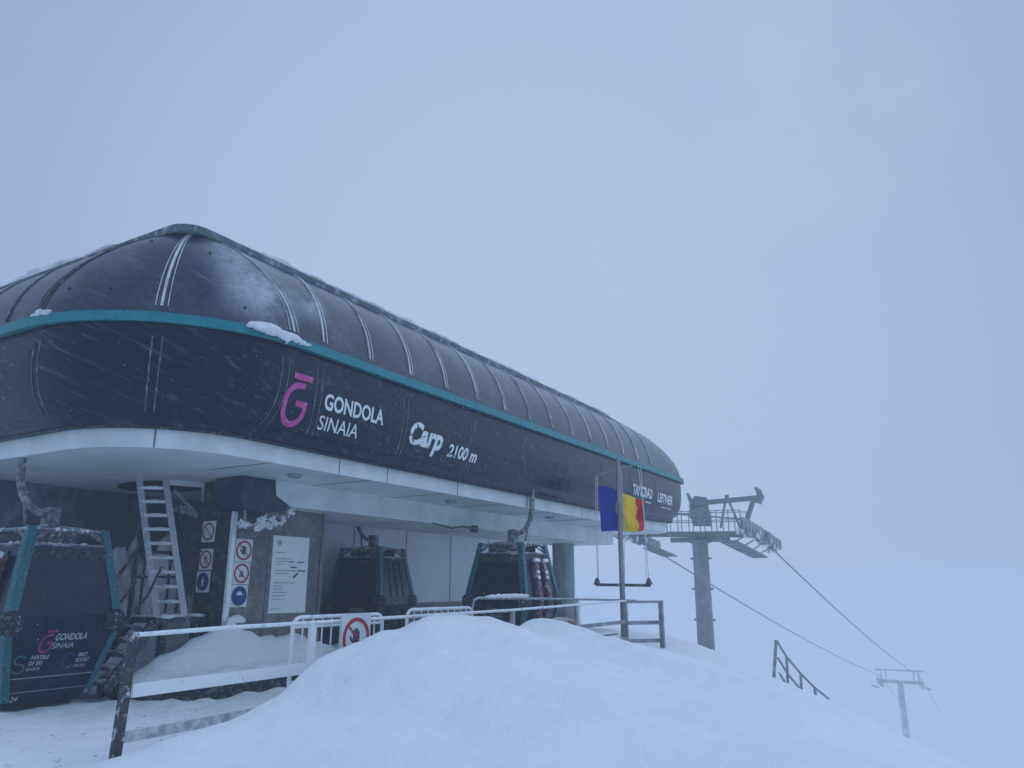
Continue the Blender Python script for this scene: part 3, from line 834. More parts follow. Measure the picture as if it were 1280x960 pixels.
# ---------------------------------------------------------------- stair, ladder
asr = thing('access_stair', (8.5, 11.8, .2), 'snowy steel access stair and landing under the ladder', 'stair')
mb = MB(); mb.bb((8.12, 11.42, 1.07), (9.12, 12.35, 1.15)); mb.build('landing', M['dark_steel'], asr)
mb = MB()
for i in range(14): mb.blob((8.2+.85*random.random(), 11.5+.8*random.random(), 1.16), (.16, .16, .035), i, .4, sub=2)
mb.build('snow_cover', M['drift'], asr)
for yy_ in (11.48, 12.12):
    mb = MB(); mb.bar((8.15, yy_, 1.10), (7.42, yy_-.05, .12), .05, .16); mb.build('stringer', M['dark_steel'], asr)
for i in range(5):
    t = (i+.5)/5; x = 8.15-.73*t; z = 1.08-.95*t
    mb = MB(); mb.bb((x-.12, 11.50, z-.02), (x+.10, 12.10, z+.015)); mb.blob((x, 11.8, z+.025), (.13, .29, .045), i, .3, sub=2)
    mb.build('tread', M['frost_steel'], asr)
mb = MB()
mb.tube([(8.25, 12.36, 2.22), (9.2, 12.36, 2.22)], .028, 8); mb.tube([(8.25, 12.36, 1.80), (9.2, 12.36, 1.80)], .02, 8)
for X in (8.25, 8.45, 8.95, 9.17): mb.tube([(X, 12.36, 1.1), (X, 12.36, 2.22)], .022, 8)
mb.tube([(8.15, 11.80+.34, 2.26), (7.42, 12.08, 1.2), (7.42, 12.08, .2)], .026, 8); mb.tube([(8.15, 12.14, 1.1), (8.15, 12.14, 2.26)], .022, 8)
mb.tube([(8.18, 12.14, 1.72), (7.45, 12.08, .72)], .02, 8)
mb.tube([(8.15, 11.46, 1.95), (7.95, 11.45, 1.5), (7.42, 11.42, .85)], .022, 8)
mb.build('handrail', M['dark_steel'], asr)
for X in (8.3, 8.95):
    mb = MB(); mb.bb((X, 11.5, .2), (X+.1, 11.6, 1.07)); mb.build('support_leg', M['dark_steel'], asr)

ld = thing('ladder', (8.6, 11.75, 1.16), 'aluminium ladder leaning up to the dark soffit hatch', 'ladder')
La, Lb = Vector((8.46, 11.88, 1.15)), Vector((8.30, 12.62, 3.56))
Ra, Rb = Vector((8.76, 11.57, 1.15)), Vector((8.56, 12.25, 3.56))
for a, b in ((La, Lb), (Ra, Rb)):
    mb = MB(); mb.bar(a, b, .10, .05, up=(.5, .85, 0)); mb.build('rail', M['alu'], ld)
for k in range(9):
    t = .10+.80*k/8
    mb = MB(); mb.tube([La.lerp(Lb, t), Ra.lerp(Rb, t)], .03, 8)
    mb.blob(La.lerp(Lb, t).lerp(Ra.lerp(Rb, t), .5)+Vector((0, 0, .02)), (.09, .09, .016), k, .5, sub=2)
    mb.build('rung', M['rail_white'], ld)
cb = MB(); cb.tube([(8.75, 12.25, 3.46), (8.80, 12.1, 3.0), (8.86, 11.95, 2.5), (8.95, 11.85, 2.28), (9.16, 11.80, 2.24)], .016, 8)
tag(cb.build('hanging_cable', M['dark_steel']), 'thin dark cable hanging from the hatch beside the ladder', 'cable')
ar = MB(); ar.tube([(8.7, 12.3, 3.0), (9.16, 12.0, 2.88)], .05, 8); ar.bar((8.75, 12.2, 3.3), (9.1, 12.0, 2.9), .05, .06)
for i in range(6): ar.blob((8.75+.07*i, 12.25-.04*i, 3.05-.02*i), (.05, .05, .04), i, .5, sub=2)
tag(ar.build('pipe_strut', M['frost_steel']), 'frosted pipe strut between the ladder top and the booth corner', 'strut')

# ---------------------------------------------------------------- gondola cabins
H0, H1, H2, H3 = .0, .10, 1.10, 2.12           # heights above the cabin floor edge
def half(z): return float(np.interp(z, [0, .10, 1.0, 1.18, 2.12, 2.4], [.55, .61, .815, .815, .645, .595]))
def make_cabin(label, group):
    t = thing('gondola_cabin', (0, 0, 0), label, 'gondola cabin', group)
    mb = MB()
    lv = [0, .03, .10, .55, 1.0, 1.09, 1.18, 1.65, 2.12]
    rings = []
    for z in lv:
        h = half(z)-.02; c = .05
        rings.append([(-h, -h+c, z), (-h+c, -h, z), (h-c, -h, z), (h, -h+c, z), (h, h-c, z), (h-c, h, z), (-h+c, h, z), (-h, h-c, z)])
    loft(mb, rings, smooth=False, capstart=True, capend=True)
    body = mb.build('body', M['cabin'], t)
    # corner posts: angle sections following the bend
    for sx in (-1, 1):
        for sy in (-1, 1):
            mb = MB(); rg = []
            for z in (.06, .10, .55, 1.0, 1.18, 1.65, 2.12, 2.40):
                h = half(z); w = .13 if z > 1.05 else .10; e = .035
                pts = [(h, h), (h, h-w), (h-e, h-w), (h-e, h-e), (h-w, h-e), (h-w, h)]
                rg.append([(sx*a, sy*b, z) for a, b in pts])
            loft(mb, rg, smooth=False, capstart=True, capend=True)
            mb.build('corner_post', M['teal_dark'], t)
            mb = MB()
            bm = bmesh.new(); bmesh.ops.create_icosphere(bm, subdivisions=3, radius=1)
            vs = []
            for v in bm.verts:
                p = v.co; q = Vector([math.copysign(abs(a)**.6, a) for a in p])
                vs.append((sx*(.725+.16*q.x*1.0), sy*(.725+.16*q.y), 1.09+.185*q.z*(1-.3*abs(q.x))))
            mb.add(vs, [tuple(v.index for v in f.verts) for f in bm.faces], 0, True); bm.free()
            for dz in (-.09, 0, .09): 
                mb.lathe((sx*.69, sy*.885, 1.09+dz), [(.014, -.012), (.014, .012)], 8, 1, 'y')
            mb.build('bumper', [M['black'], M['steel']], t)
    # roof frame
    mb = MB(); h = half(2.36)-.03
    for z in (2.36, 2.15):
        hh = half(z)-.03
        for a, b in (((-hh, -hh), (hh, -hh)), ((hh, -hh), (hh, hh)), ((hh, hh), (-hh, hh)), ((-hh, hh), (-hh, -hh))): mb.tube([(*a, z), (*b, z)], .022, 8)
    for sy in (-1, 1):
        for sx in (-1, 1):
            mb.bar((sx*h, sy*h, 2.17), (sx*.3, sy*h, 2.34), .03, .03); mb.bar((sx*h, sy*h, 2.17), (sx*h, sy*.3, 2.34), .03, .03)
            mb.tube([(sx*h, sy*h, 2.35), (0, 0, 2.45)], .03, 8)
    mb.build('roof_frame', M['frost_steel'], t)
    mb = MB(); rs = random.Random(5)
    for i in range(46):
        u = rs.uniform(-h, h); s_ = rs.choice((-1, 1)); ed = rs.choice((0, 1)); z = rs.choice((2.16, 2.17, 2.37))
        p = (u, s_*h, z) if ed else (s_*h, u, z); r = rs.uniform(.012, .032)
        mb.blob(p, (r*1.4, r*1.4, r), i, .7, sub=2)
    for i in range(14): mb.blob((rs.uniform(-.5, .5), rs.uniform(-.5, .5), 2.14), (.16, .16, .05), i, .4, sub=2)
    mb.build('rime', M['rime'], t)['kind'] = 'stuff'
    for sy in (-1, 1):
        mb = MB(); mb.bb((sy*.30, sy*(h+.006), 2.16), (-sy*.12, sy*(h-.02), 2.36)); mb.build('roof_box', M['dark_steel'], t)
    # hanger: upright on the roof, curved arm outwards (+x) and up
    mb = MB(); mb.box((0, 0, 2.48), (.17, .20, .50)); mb.box((0, 0, 2.20), (.44, .34, .12))
    arm = [(0, 0, 2.62), (.12, 0, 2.625), (.24, 0, 2.66), (.35, 0, 2.74), (.44, 0, 2.86), (.50, 0, 3.02), (.53, 0, 3.2), (.54, 0, 3.45), (.545, 0, 4.0)]
    mb.tube(arm, .058, 12); mb.tube([(.42, 0, 2.84), (.36, .0, 2.5), (.30, 0, 2.32)], .022, 8)
    hang = mb.build('hanger', M['frost_steel'], t)
    mb = MB()
    for i in range(18):
        k = rs.random()*7; p = Vector(arm[int(k)]).lerp(Vector(arm[int(k)+1]), k % 1); r = rs.uniform(.01, .022)
        mb.blob((p.x+rs.uniform(-.05, .05), p.y+rs.uniform(-.05, .05), p.z+rs.uniform(0, .05)), (r, r, r), i+90, .8, sub=2)
    mb.build('rime', M['rime'], hang)['kind'] = 'stuff'
    # doors and ski pockets on both x sides
    for sx in (-1, 1):
        def fp(y, z, o=0.): return (sx*(half(z)+o), y, z)
        mb = MB()
        for y in (-.32, 0, .32): mb.bar(fp(y, .14, -.012), fp(y, 1.0, -.012), .022, .03, up=(1, 0, 0)); mb.bar(fp(y*.92, 1.18, -.012), fp(y*.82, 2.06, -.012), .022, .03, up=(1, 0, 0))
        dr = mb.build('door_frame', M['dark_steel'], t)
        if sx > 0:
            for y in (-.22, .22):
                mb = MB()
                mb.bar(fp(y, .62, .05), fp(y, 1.05, .05), .20, .07, up=(1, 0, 0)); mb.bar(fp(y, 1.07, .05), fp(y*.92, 1.98, .05), .19, .07, up=(1, 0, 0))
                mb.bar(fp(y*.92, 1.96, .10), fp(y*.9, 2.03, .09), .21, .06, 1, up=(1, 0, 0))
                for zz in (1.70, 1.58): mb.bar(fp(y*.93, zz, .088), fp(y*.93, zz+.07, .088), .12, .012, 1, up=(1, 0, 0))
                mb.build('ski_pocket', [M['ski_red'], M['rail_white']], t)
    # end panels: trim strips, emblems and writing
    for sy in (-1, 1):
        s0 = Vector((sy*-1., 0, 0))      # reading direction seen from outside
        def pl(z): return sy*(half(z)-.02)
        mb = MB()
        for z, w in ((.36, .012), (.18, .008)): mb.bb((-half(z)+.1, pl(z)-.006, z), (half(z)-.1, pl(z)+.006, z+w))
        mb.build('trim_strip', M['steel'], t)
        mb = MB(); mb.bar((-half(2.0)+.1, pl(2.0)+sy*.004, 2.02), (half(2.0)-.1, pl(2.0)+sy*.004, 2.02), .012, .12); mb.build('top_band', M['black'], t)
        def put(name, geo, u, z, m):
            # panel below the waist leans out: slope from half()
            def f(a, b):
                zz = z+b; return Vector((s0.x*(u+a), sy*(half(zz)-.02)+sy*.007, zz))
            flat_decal(name, geo, (0, 0, 0), (1, 0, 0), (0, 0, 1), m, t, None, f)
        def tx(txt, size, w, u, z, m, bold=.0, name='lettering'):
            vs, fs, ww = text_mesh(txt, size, bold*size, .22); k = w/ww; put(name, ([(a*k, b) for a, b in vs], fs), u, z, m)
        vs, fs = g_logo(); put('letter_emblem', ([(a*.27+b*.05, b*.30) for a, b in vs], fs), -.33, .68, M['pink_dim'])
        tx('GONDOLA', .125, .46, -.11, .845, M['letter_dim'], .02); tx('SINAIA', .11, .31, -.13, .735, M['letter_dim'])
        sp = arcpts(0, .06, .075, .055, 30, 270, 8)+arcpts(0, -.05, .075, .055, 90, -150, 8)
        put('ski_emblem', stroke(sp, .028), -.50, .545, M['teal_logo'])
        tx('PÂRTIILE', .075, .25, -.37, .605, M['letter_dim'], .015); tx('DE SKI', .075, .19, -.385, .53, M['letter_dim'], .015); tx('SINAIA', .062, .19, -.40, .46, M['letter_dim'])
        put('bike_emblem', stroke(arcpts(0, 0, .08, .10, 40, 330, 12), .022), .17, .56, M['violet_logo'])
        tx('BIKE', .075, .14, .29, .605, M['letter_dim'], .015); tx('RESORT', .075, .21, .265, .53, M['letter_dim'], .015); tx('SINAIA', .062, .18, .255, .46, M['letter_dim'])
        tx('24', .095, .10, -.50, .07, M['letter_dim'], .01, 'cabin_number')
    return t
GC = 'gondola cabins in the station'
cab = make_cabin('dark teal framed cabin with pink emblem hanging beside the access stair', GC)
cab.location = (6.55, 12.0, .06); cab.rotation_euler = (0, 0, R(180))
copy_thing(cab, (15.75, 13.55, .22), R(90+7), 'dark cabin hanging in front of the pale wall behind the hand sign', GC)
copy_thing(cab, (16.05, 9.5, .24), R(-90), 'dark cabin with red ski pockets on its door beside the round column', GC)

# small device under the beam
dv = thing('loudspeaker', (15.3, 10.3, 3.0), 'small dark device on a thin bracket arm under the soffit', 'device')
mb = MB(); mb.tube([(14.6, 10.25, 2.93), (14.95, 10.2, 3.0), (15.3, 10.2, 3.0)], .02, 8); mb.tube([(14.6, 10.25, 2.93), (14.3, 10.6, 3.05)], .015, 8); mb.build('bracket', M['dark_steel'], dv)
mb = MB(); mb.lathe((15.42, 10.2, 2.97), [(.05, -.12), (.085, -.05), (.09, .08), (.04, .12)], 14, axis='x'); mb.build('housing', M['dark_steel'], dv)

# ---------------------------------------------------------------- rails and barriers
gr = thing('guard_rail', (12, 7.6, .2), 'long frosted pipe guard rail with buried boards along the snow bank', 'railing')
RY = 7.55
def rz_(X): return float(np.interp(X, [5, 7.6, 12.7, 15.4, 18.2], [1.14, 1.175, 1.22, 1.27, 1.32]))
mb = MB()
mb.tube([(5.12, RY, rz_(5.1)), (6.3, RY, rz_(6.3)+.01), (7.6, RY, rz_(7.6)), (10, RY, rz_(10)), (12.7, RY, rz_(12.7)), (15.4, RY, rz_(15.4)), (18.15, RY, rz_(18.15))], .025, 10)
mb.build('top_rail', M['rail_white'], gr)
M['board_white'] = mat('chipped_board', (.16, .17, .19), .7, 0, .2, 5., rime=.93, rscale=6, rlo=.24, rhi=.38)
mb = MB(); mb.bar((5.20, RY+.02, .60), (7.62, RY+.02, .62), .045, .13); mb.build('middle_board', M['board_white'], gr)
mb = MB(); mb.bar((5.16, RY+.02, .17), (7.3, RY+.02, .20), .045, .11); mb.build('bottom_board', M['board_grey'], gr)
mb = MB(); mb.bar((5.05, RY-.05, -.25), (5.13, RY, 1.16), .085, .075, up=(0, 1, 0)); mb.build('post', M['post_dark'], gr)
for X in (7.66, 10.3, 12.75, 15.4, 18.15):
    mb = MB(); mb.bb((X-.045, RY-.03, gz(X, RY)-.3), (X+.045, RY+.03, rz_(X)-.02)); mb.build('post', M['rail_white'] if X < 8 else M['rail_grey'], gr)
mb = MB()
mb.bar((13.4, RY+.01, .80), (18.15, RY+.01, .83), .05, .08); mb.bar((14.8, RY+.01, .42), (18.15, RY+.01, .44), .05, .08); mb.build('middle_board', M['rail_grey'], gr)
rr = thing('guard_rail', (19, 7.9, .2), 'grey rail corner with three bars behind the flagpole foot', 'railing')
E1 = Vector((18.95, 6.95, 0)); E0 = Vector((18.19, RY, 0)); E2 = Vector((17.4, 9.1, 0))
mb = MB()
for z, w in ((1.29, .06), (.80, .09), (.38, .09)):
    mb.bar(E0+Vector((0, 0, z)), E1+Vector((0, 0, z)), .05, w)
mb.build('bar', M['rail_grey'], rr)
mb = MB(); mb.bb((E1.x-.05, E1.y-.05, -.2), (E1.x+.05, E1.y+.05, 1.32)); mb.build('post', M['rail_grey'], rr)
br = thing('guard_rail', (14, 8.0, .3), 'thin second rail with snow on its bent end before the red pockets cabin', 'railing')
mb = MB(); mb.tube([(11.85, 7.98, .55), (12.0, 7.98, 1.15), (12.1, 7.98, 1.40), (12.25, 7.98, 1.435), (14.5, 7.95, 1.40), (17.0, 7.9, 1.36), (19.3, 7.75, 1.31)], .024, 8); mb.build('top_rail', M['rail_grey'], br)
mb = MB(); mb.bar((16.3, 7.95, .2), (16.3, 7.95, 1.36), .10, .10); mb.build('post', M['rail_white'], br)
mb = MB()
for i in range(9): mb.blob((12.6+.17*i, 7.97, 1.46), (.13, .04, .03+.02*math.sin(i*.35)), i, .4, sub=2)
mb.build('snow_cover', M['rime'], br)

GB = 'crowd barriers along the snow bank'
def barrier(name, label, x0, x1, y, z1, z0, nb, zl):
    t = thing(name, ((x0+x1)/2, y, z0), label, 'barrier', GB)
    mb = MB(); r = .12
    pts = [(x0, y, z0)]+[(x0+r-r*math.cos(R(a)), y, z1-r+r*math.sin(R(a))) for a in (0, 30, 60, 90)]+[(x1-r+r*math.sin(R(a)), y, z1-r+r*math.cos(R(a))) for a in (0, 30, 60, 90)]+[(x1, y, z0)]
    mb.tube(pts, .026, 8); mb.tube([(x0, y, z0+.2), (x1, y, z0+.2)], .02, 8); mb.tube([(x0, y, zl), (x1, y, zl)], .018, 8); mb.build('frame', M['rail_white'], t)
    for i in range(nb):
        x = x0+(x1-x0)*(i+1)/(nb+1); mb = MB(); mb.tube([(x, y, z0+.2), (x, y, z1)], .011, 6); mb.build('bar', M['rail_white'], t)
    for x in (x0+.25, x1-.25):
        mb = MB(); mb.bar((x, y-.25, z0), (x, y+.25, z0), .04, .03); mb.build('foot', M['rail_white'], t)
    return t
barrier('crowd_barrier', 'white barred crowd barrier with the no touching hand sign in front', 7.48, 9.25, 7.72, 1.24, .25, 9, 1.12)
barrier('crowd_barrier', 'frosted crowd barrier mostly sunk behind the top of the snow bank', 10.0, 11.85, 7.85, 1.28, .3, 9, 1.17)
sg = sign('prohibition_sign', 'square no touching sign with black hand half buried in the snow bank', (8.40, 7.47, .955), (1, 0, 0), .58, .64, 'ban', hand(), None)
for ch in sg.children:
    if ch.name.startswith('prohibition_ring'): pass

# orange pad lying behind the rail
mb = MB()
pts = [(15.6, 8.35, .80), (16.0, 8.33, .84), (16.4, 8.3, .82), (16.8, 8.3, .76), (17.0, 8.3, .73)]
mb.tube(pts, [.10, .15, .15, .14, .12], 14)
for i in range(14): mb.blob((15.65+1.25*random.random(), 8.25+.1*random.random(), .74+.12*random.random()), (.13, .08, .08), i, .6, sub=2)
pad = mb.build('safety_pad', M['orange']); tag(pad, 'rolled orange brown padding lying behind the rail by the round column', 'padding')
mb = MB()
for i in range(16): mb.blob((15.3+2.0*random.random(), 8.4+.3*random.random(), .40), (.5, .4, .22+.1*random.random()), i, .35, sub=3)
struct(mb.build('snow_drift', M['drift']))

# ---------------------------------------------------------------- flagpole and flag
fp_ = Vector((18.45, 7.75, 0)); W = Vector((.39, -.92, 0)); 
fpo = thing('flagpole', (fp_.x, fp_.y, .1), 'grey steel flagpole with two spreaders and white halyards', 'flagpole')
mb = MB(); mb.tube([fp_+Vector((0, 0, -.3)), fp_+Vector((0, 0, 4.78))], [.075, .055], 14); mb.lathe(fp_+Vector((0, 0, 4.78)), [(.06, 0), (.03, .08), (.008, .16)], 12); mb.build('pole', M['steel'], fpo)
mb = MB(); mb.tube([fp_-W*.60+Vector((0, 0, 4.42)), fp_+Vector((0, 0, 4.62)), fp_+W*.60+Vector((0, 0, 4.72))], .016, 8); mb.build('spreader', M['steel'], fpo)
mb = MB(); mb.bar(fp_-W*.66+Vector((0, 0, 1.70)), fp_+W*.70+Vector((0, 0, 1.68)), .06, .07)
for s_ in (-.62, .66): mb.lathe(fp_+W*s_+Vector((0, 0, 1.70)), [(.09, 0), (.06, .10), (.02, .17)], 10)
mb.build('crossbar', M['dark_steel'], fpo)
for s0_, z0_, s1_ in ((-.58, 4.42, -.60), (-.53, 4.40, -.58), (.58, 4.70, .60), (.52, 4.68, .66), (.08, 4.6, .07)):
    mb = MB(); a = fp_+W*s0_+Vector((0, 0, z0_)); b = fp_+W*s1_+Vector((0, 0, 1.85)); m_ = (a+b)/2+W*.03*(-1 if s0_ < 0 else 1)
    mb.tube([a, m_, b], .0085, 6); mb.build('halyard', M['rope'], fpo)

# flag: three cloth bands, blown and folded over at its free end
mb = MB(); nu, nv = 48, 24
V = []
for i in range(nu+1):
    u = i/nu
    for j in range(nv+1):
        v = j/nv
        s_ = -.535+1.22*u+.03*math.sin(v*5+1)*u-.055*(1-v)*(1-u)*-1
        # top edge sags from left to right, bottom edge rises
        top = 4.20-.38*u+.05*math.sin(u*7)*(1-u)-.14*max(0, u-.62)**1.3
        bot = 3.02+.02*math.sin(u*6)+.10*max(0, u-.75)
        z = bot+(top-bot)*v
        d = .07*math.sin(u*6.5+v*2.2)+.05*math.sin(u*12-v*3.0)*u+.03*math.sin(v*9+u*4)*u+.022*mnoise.noise(Vector((u*9, v*6, 2)))+.012*mnoise.noise(Vector((u*22, v*14, 5)))
        if u > .8: s_ -= (u-.8)*.55*(1-v)*1.1; d += (u-.8)*.35*math.sin(v*7)
        p = fp_+W*s_+Vector((.92, .39, 0))*(d+.17)+Vector((0, 0, z)); V.append(p)
F = [(i*(nv+1)+j, (i+1)*(nv+1)+j, (i+1)*(nv+1)+j+1, i*(nv+1)+j+1) for i in range(nu) for j in range(nv)]
mb.add(V, F, 0, True)
for k in range(nu):
    for j in range(nv):
        u = (k+.5)/nu; e = .38+.03*math.sin(j*.4); e2 = .80+.025*math.sin(j*.5)+.03*(j/nv-.5)
        mb.m[k*nv+j] = 0 if u < e else (1 if u < e2 else 2)
fl = mb.build('flag', [M['flag_blue'], M['flag_yellow'], M['flag_red']], recalc=False)
tag(fl, 'blue yellow and red tricolour flag flying on the flagpole halyards', 'flag')

# ---------------------------------------------------------------- lift towers and ropes
RN, RF_ = 8.45, 14.5
GT = 'lift towers carrying the gondola ropes'
M['tower_frost'] = mat('tower_frosted_steel', (.20, .22, .245), .6, .15, .12, 2., rime=.35, rscale=2.5, rlo=.4, rhi=.75, snow_top=.5)
def tower_near():
    X0, Yc = 37.0, 11.45
    t = thing('lift_tower', (X0, Yc, -.8), 'frosted steel lift tower just beyond the station end', 'lift tower', GT)
    mb = MB(); mb.lathe((X0, Yc, 0), [(.40, -2.2), (.365, 3.75)], 24); mb.lathe((X0, Yc, 3.72), [(.5, 0), (.5, .12)], 24)
    for a in (100, 200, 280): 
        d = Vector((math.cos(R(a)), math.sin(R(a)), 0))
        for k in range(3): mb.box(Vector((X0, Yc, .2+k*1.4))+d*.43, (.12, .06, .10), Matrix.Rotation(R(a), 3, 'Z'))
    mb.build('pole', M['steel'], t)
    mb = MB(); mb.bar((X0, RN-.3, 4.0), (X0, RF_+.9, 4.28), .45, .24); mb.lathe((X0-.1, RF_+1.0, 4.35), [(.30, -.2), (.34, 0), (.30, .2)], 16, axis='y'); mb.bar((X0, Yc-1.4, 3.86), (X0, Yc+1.4, 3.9), .40, .22); mb.build('crossarm', M['tower_frost'], t)
    for y, zt, sgn in ((RN, 4.1, -1), (RF_, 4.25, 1)):
        # sheave train following the rope down the hill
        L = []
        for k in range(13):
            s_ = -3.9+k*.56; L.append(Vector((X0+s_, y, zt+.12-.045*max(0, s_+3.9)**1.35)))
        mb = MB(); mb.tube([p-Vector((0, .0, .16)) for p in L], .075, 8)
        for k in range(0, 12, 2): mb.bar(L[k]-Vector((0, 0, .20)), L[k+1]-Vector((0, 0, .20)), .14, .20)
        for k in range(1, 11, 4): mb.bar(L[k]-Vector((0, 0, .30)), L[k+2]-Vector((0, 0, .30)), .16, .16)
        sh = mb.build('sheave_beam', M['tower_frost'], t)
        for p in L:
            mb = MB(); mb.lathe((p.x, p.y+sgn*.10, p.z+.06), [(.21, -.05), (.25, -.05), (.22, 0), (.25, .05), (.21, .05), (.10, .06)], 18, axis='y'); mb.build('sheave', M['steel'], sh)
        mb = MB(); rt_ = random.Random(int(y*10))
        for k in range(46):
            q = L[rt_.randrange(12)]; r = rt_.uniform(.04, .11); mb.blob((q.x+rt_.uniform(-.3, .3), q.y+rt_.uniform(-.2, .2), q.z-rt_.uniform(.05, .42)), (r, r*.8, r*rt_.uniform(.7, 1.8)), k, .8, sub=1)
        mb.build('rime', M['rime'], sh)['kind'] = 'stuff'
        # catwalk below with grating and railing
        mb = MB(); yy0 = y-sgn*.75
        ka = 1 if sgn < 0 else 6
        a, b = Vector((L[ka].x, yy0, L[ka].z-.62)), Vector((L[-2].x, yy0, L[-2].z-.62))
        for q in (-.35, -.12, .12, .35): mb.bar(a+Vector((0, q, 0)), b+Vector((0, q, 0)), .05, .06)
        for k in range(14): c_ = a.lerp(b, k/13); mb.bar(c_-Vector((0, .38, 0)), c_+Vector((0, .38, 0)), .07, .05)
        for k in range(4): c_ = a.lerp(b, (k+.5)/4); mb.bar(c_, (c_.x, y, c_.z+.4), .05, .05)
        cw = mb.build('catwalk', M['tower_frost'], t)
    mb = MB()
    for xx in (X0-.55, X0+.55):
        for z in (4.75, 5.2): mb.tube([(xx, 9.3, z-.05), (xx, RF_+1.0, z+.1)], .022, 6)
        for k in range(12): y = 9.3+(RF_+1.0-9.3)*k/11; mb.tube([(xx, y, 4.1), (xx, y, 5.17+.02*k)], .022, 6)
        mb.bar((xx, 9.2, 4.14), (xx, RF_+1.0, 4.32), .30, .06)
    mb.build('railing', M['tower_frost'], t)
    # maintenance gantry with hooked ends
    mb = MB(); mb.bar((X0, 8.55, 5.72), (X0, 11.6, 5.62), .20, .22)
    mb.tube([(X0, 8.55, 5.45), (X0, 8.42, 5.75), (X0, 8.50, 6.05), (X0, 8.66, 6.22)], [.14, .18, .13, .05], 10)
    mb.bar((X0, 8.75, 5.65), (X0, 9.35, 4.2), .22, .18); mb.bar((X0, 9.9, 5.6), (X0, 9.45, 4.3), .09, .09); mb.bar((X0, 10.1, 5.6), (X0, 10.4, 4.4), .09, .09)
    mb.tube([(X0, 10.0, 5.75), (X0, 10.0, 5.95)], .10, 8)
    mb.build('gantry', M['steel'], t)
    mb = MB(); mb.prism([(0, 0), (.9, -.05), (.75, 1.35), (.15, 1.45), (-.15, 1.0)], (X0+.15, 11.75, 4.55), (0, -1, 0), (0, 0, 1), .10); mb.tube([(X0+.1, 11.95, 6.15), (X0+.1, 11.75, 5.6), (X0+.1, 11.85, 5.0), (X0+.1, 11.5, 4.6)], [.07, .12, .09, .05], 8); mb.build('plate', M['steel'], t)
    return t
tower_near()
M['hazed_far'] = mat('hazed_rimed_tower', (.40, .42, .44), .7, 0, .1, .5, rime=.5, rscale=1.2)  # pale base colour carries part of the fog's fading, rime patches on top
def tower_far():
    X0, Yc, zb = 125., 11.7, -20.
    t = thing('lift_tower', (X0, Yc, gz(X0, Yc)), 'distant lift tower down the slope fading into the fog', 'lift tower', GT)
    mb = MB(); mb.lathe((X0, Yc, 0), [(.48, gz(X0, Yc)-1), (.38, -11.0)], 16); mb.build('pole', M['hazed_far'], t)
    mb = MB(); mb.bar((X0, 8.9, -10.85), (X0, 14.5, -10.85), .4, .4); mb.build('crossarm', M['hazed_far'], t)
    mb = MB(); mb.bar((X0, 8.6, -9.35), (X0, 14.7, -9.35), .22, .2)
    for y in (9.3, 9.9, 13.4, 14.0): mb.bar((X0, y, -10.8), (X0, y, -9.4), .14, .14)
    mb.build('gantry', M['hazed_far'], t)
    for y in (9.05, 14.2):
        mb = MB(); mb.bar((X0-2.6, y, -10.6), (X0+2.6, y, -11.7), .25, .5)
        for k in range(9): mb.lathe((X0-2.5+k*.62, y, -10.35-.13*k), [(.26, -.06), (.26, .06)], 12, axis='y')
        mb.build('sheave_beam', M['hazed_far'], t)
        mb = MB(); mb.bar((X0-2.2, y+(.8 if y > 11 else -.8), -11.2), (X0+2.2, y+(.8 if y > 11 else -.8), -12.0), .6, .08); mb.build('catwalk', M['hazed_far'], t)
tower_far()
def rope(label, pts):
    P = [Vector(p) for p in pts]; out = []
    for a, b in zip(P, P[1:]):
        n = 14; L = (b-a).length
        for k in range(n): 
            q = a.lerp(b, k/n); sag = 4*.006*L*(k/n)*(1-k/n) if L > 20 else 0; out.append(q-Vector((0, 0, sag)))
    out.append(P[-1]); mb = MB(); mb.tube(out, .035, 6)
    o = mb.build('haul_rope', M['cable']); tag(o, label, 'rope', 'steel haul ropes')
rope('steel haul rope leaving the near tower under its hooked gantry end', [(25.5, 9.05, 4.1), (33.1, RN, 4.45), (36, RN, 4.20), (39.8, RN, 3.22), (125, 9.05, -10.1), (160, 9.05, -19)])
rope('steel haul rope passing behind the near tower pole', [(25.5, 14.2, 4.1), (33.1, RF_, 4.62), (36, RF_, 4.35), (39.8, RF_, 3.42), (125, 14.2, -10.1), (160, 14.2, -19)])

# handrail going down the slope on the right
hr = thing('handrail', (26.1, 6, -.9), 'dark handrail sinking into the open snow slope beyond the bank', 'railing')
pts = [((26.08, 6.01, -1.2), (25.92, 5.79, .06)), ((26.34, 5.64, -1.3), (26.2, 5.58, -.45)), ((26.62, 5.31, -1.5), (26.55, 5.27, -.96)), ((26.9, 4.95, -1.7), (26.85, 4.95, -1.38))]
for b, a in pts: mb = MB(); mb.bar(b, a, .07, .07); mb.build('post', M['rail_grey'], hr)
for dz in (0, -.52, -.95):
    mb = MB(); 
    A = [Vector(a)+Vector((0, 0, dz)) for b, a in pts]+[Vector((27.1, 4.6, -1.72+dz))]
    for p, q in list(zip(A, A[1:])): mb.bar(p, q, .05, .05)
    mb.build('bar', M['rail_grey'], hr)

# snow crumbs fallen from the bank and the rails
rc = random.Random(4); mb = MB()
for i in range(160):
    x = rc.uniform(4.2, 8); y = rc.uniform(7.6, 10.2); r = rc.uniform(.008, .03); mb.blob((x, y, gz(x, y)+r*.2), (r*1.3, r, r*.7), i, .8, sub=1)
struct(mb.build('snow_crumbs', M['drift']), 'stuff')

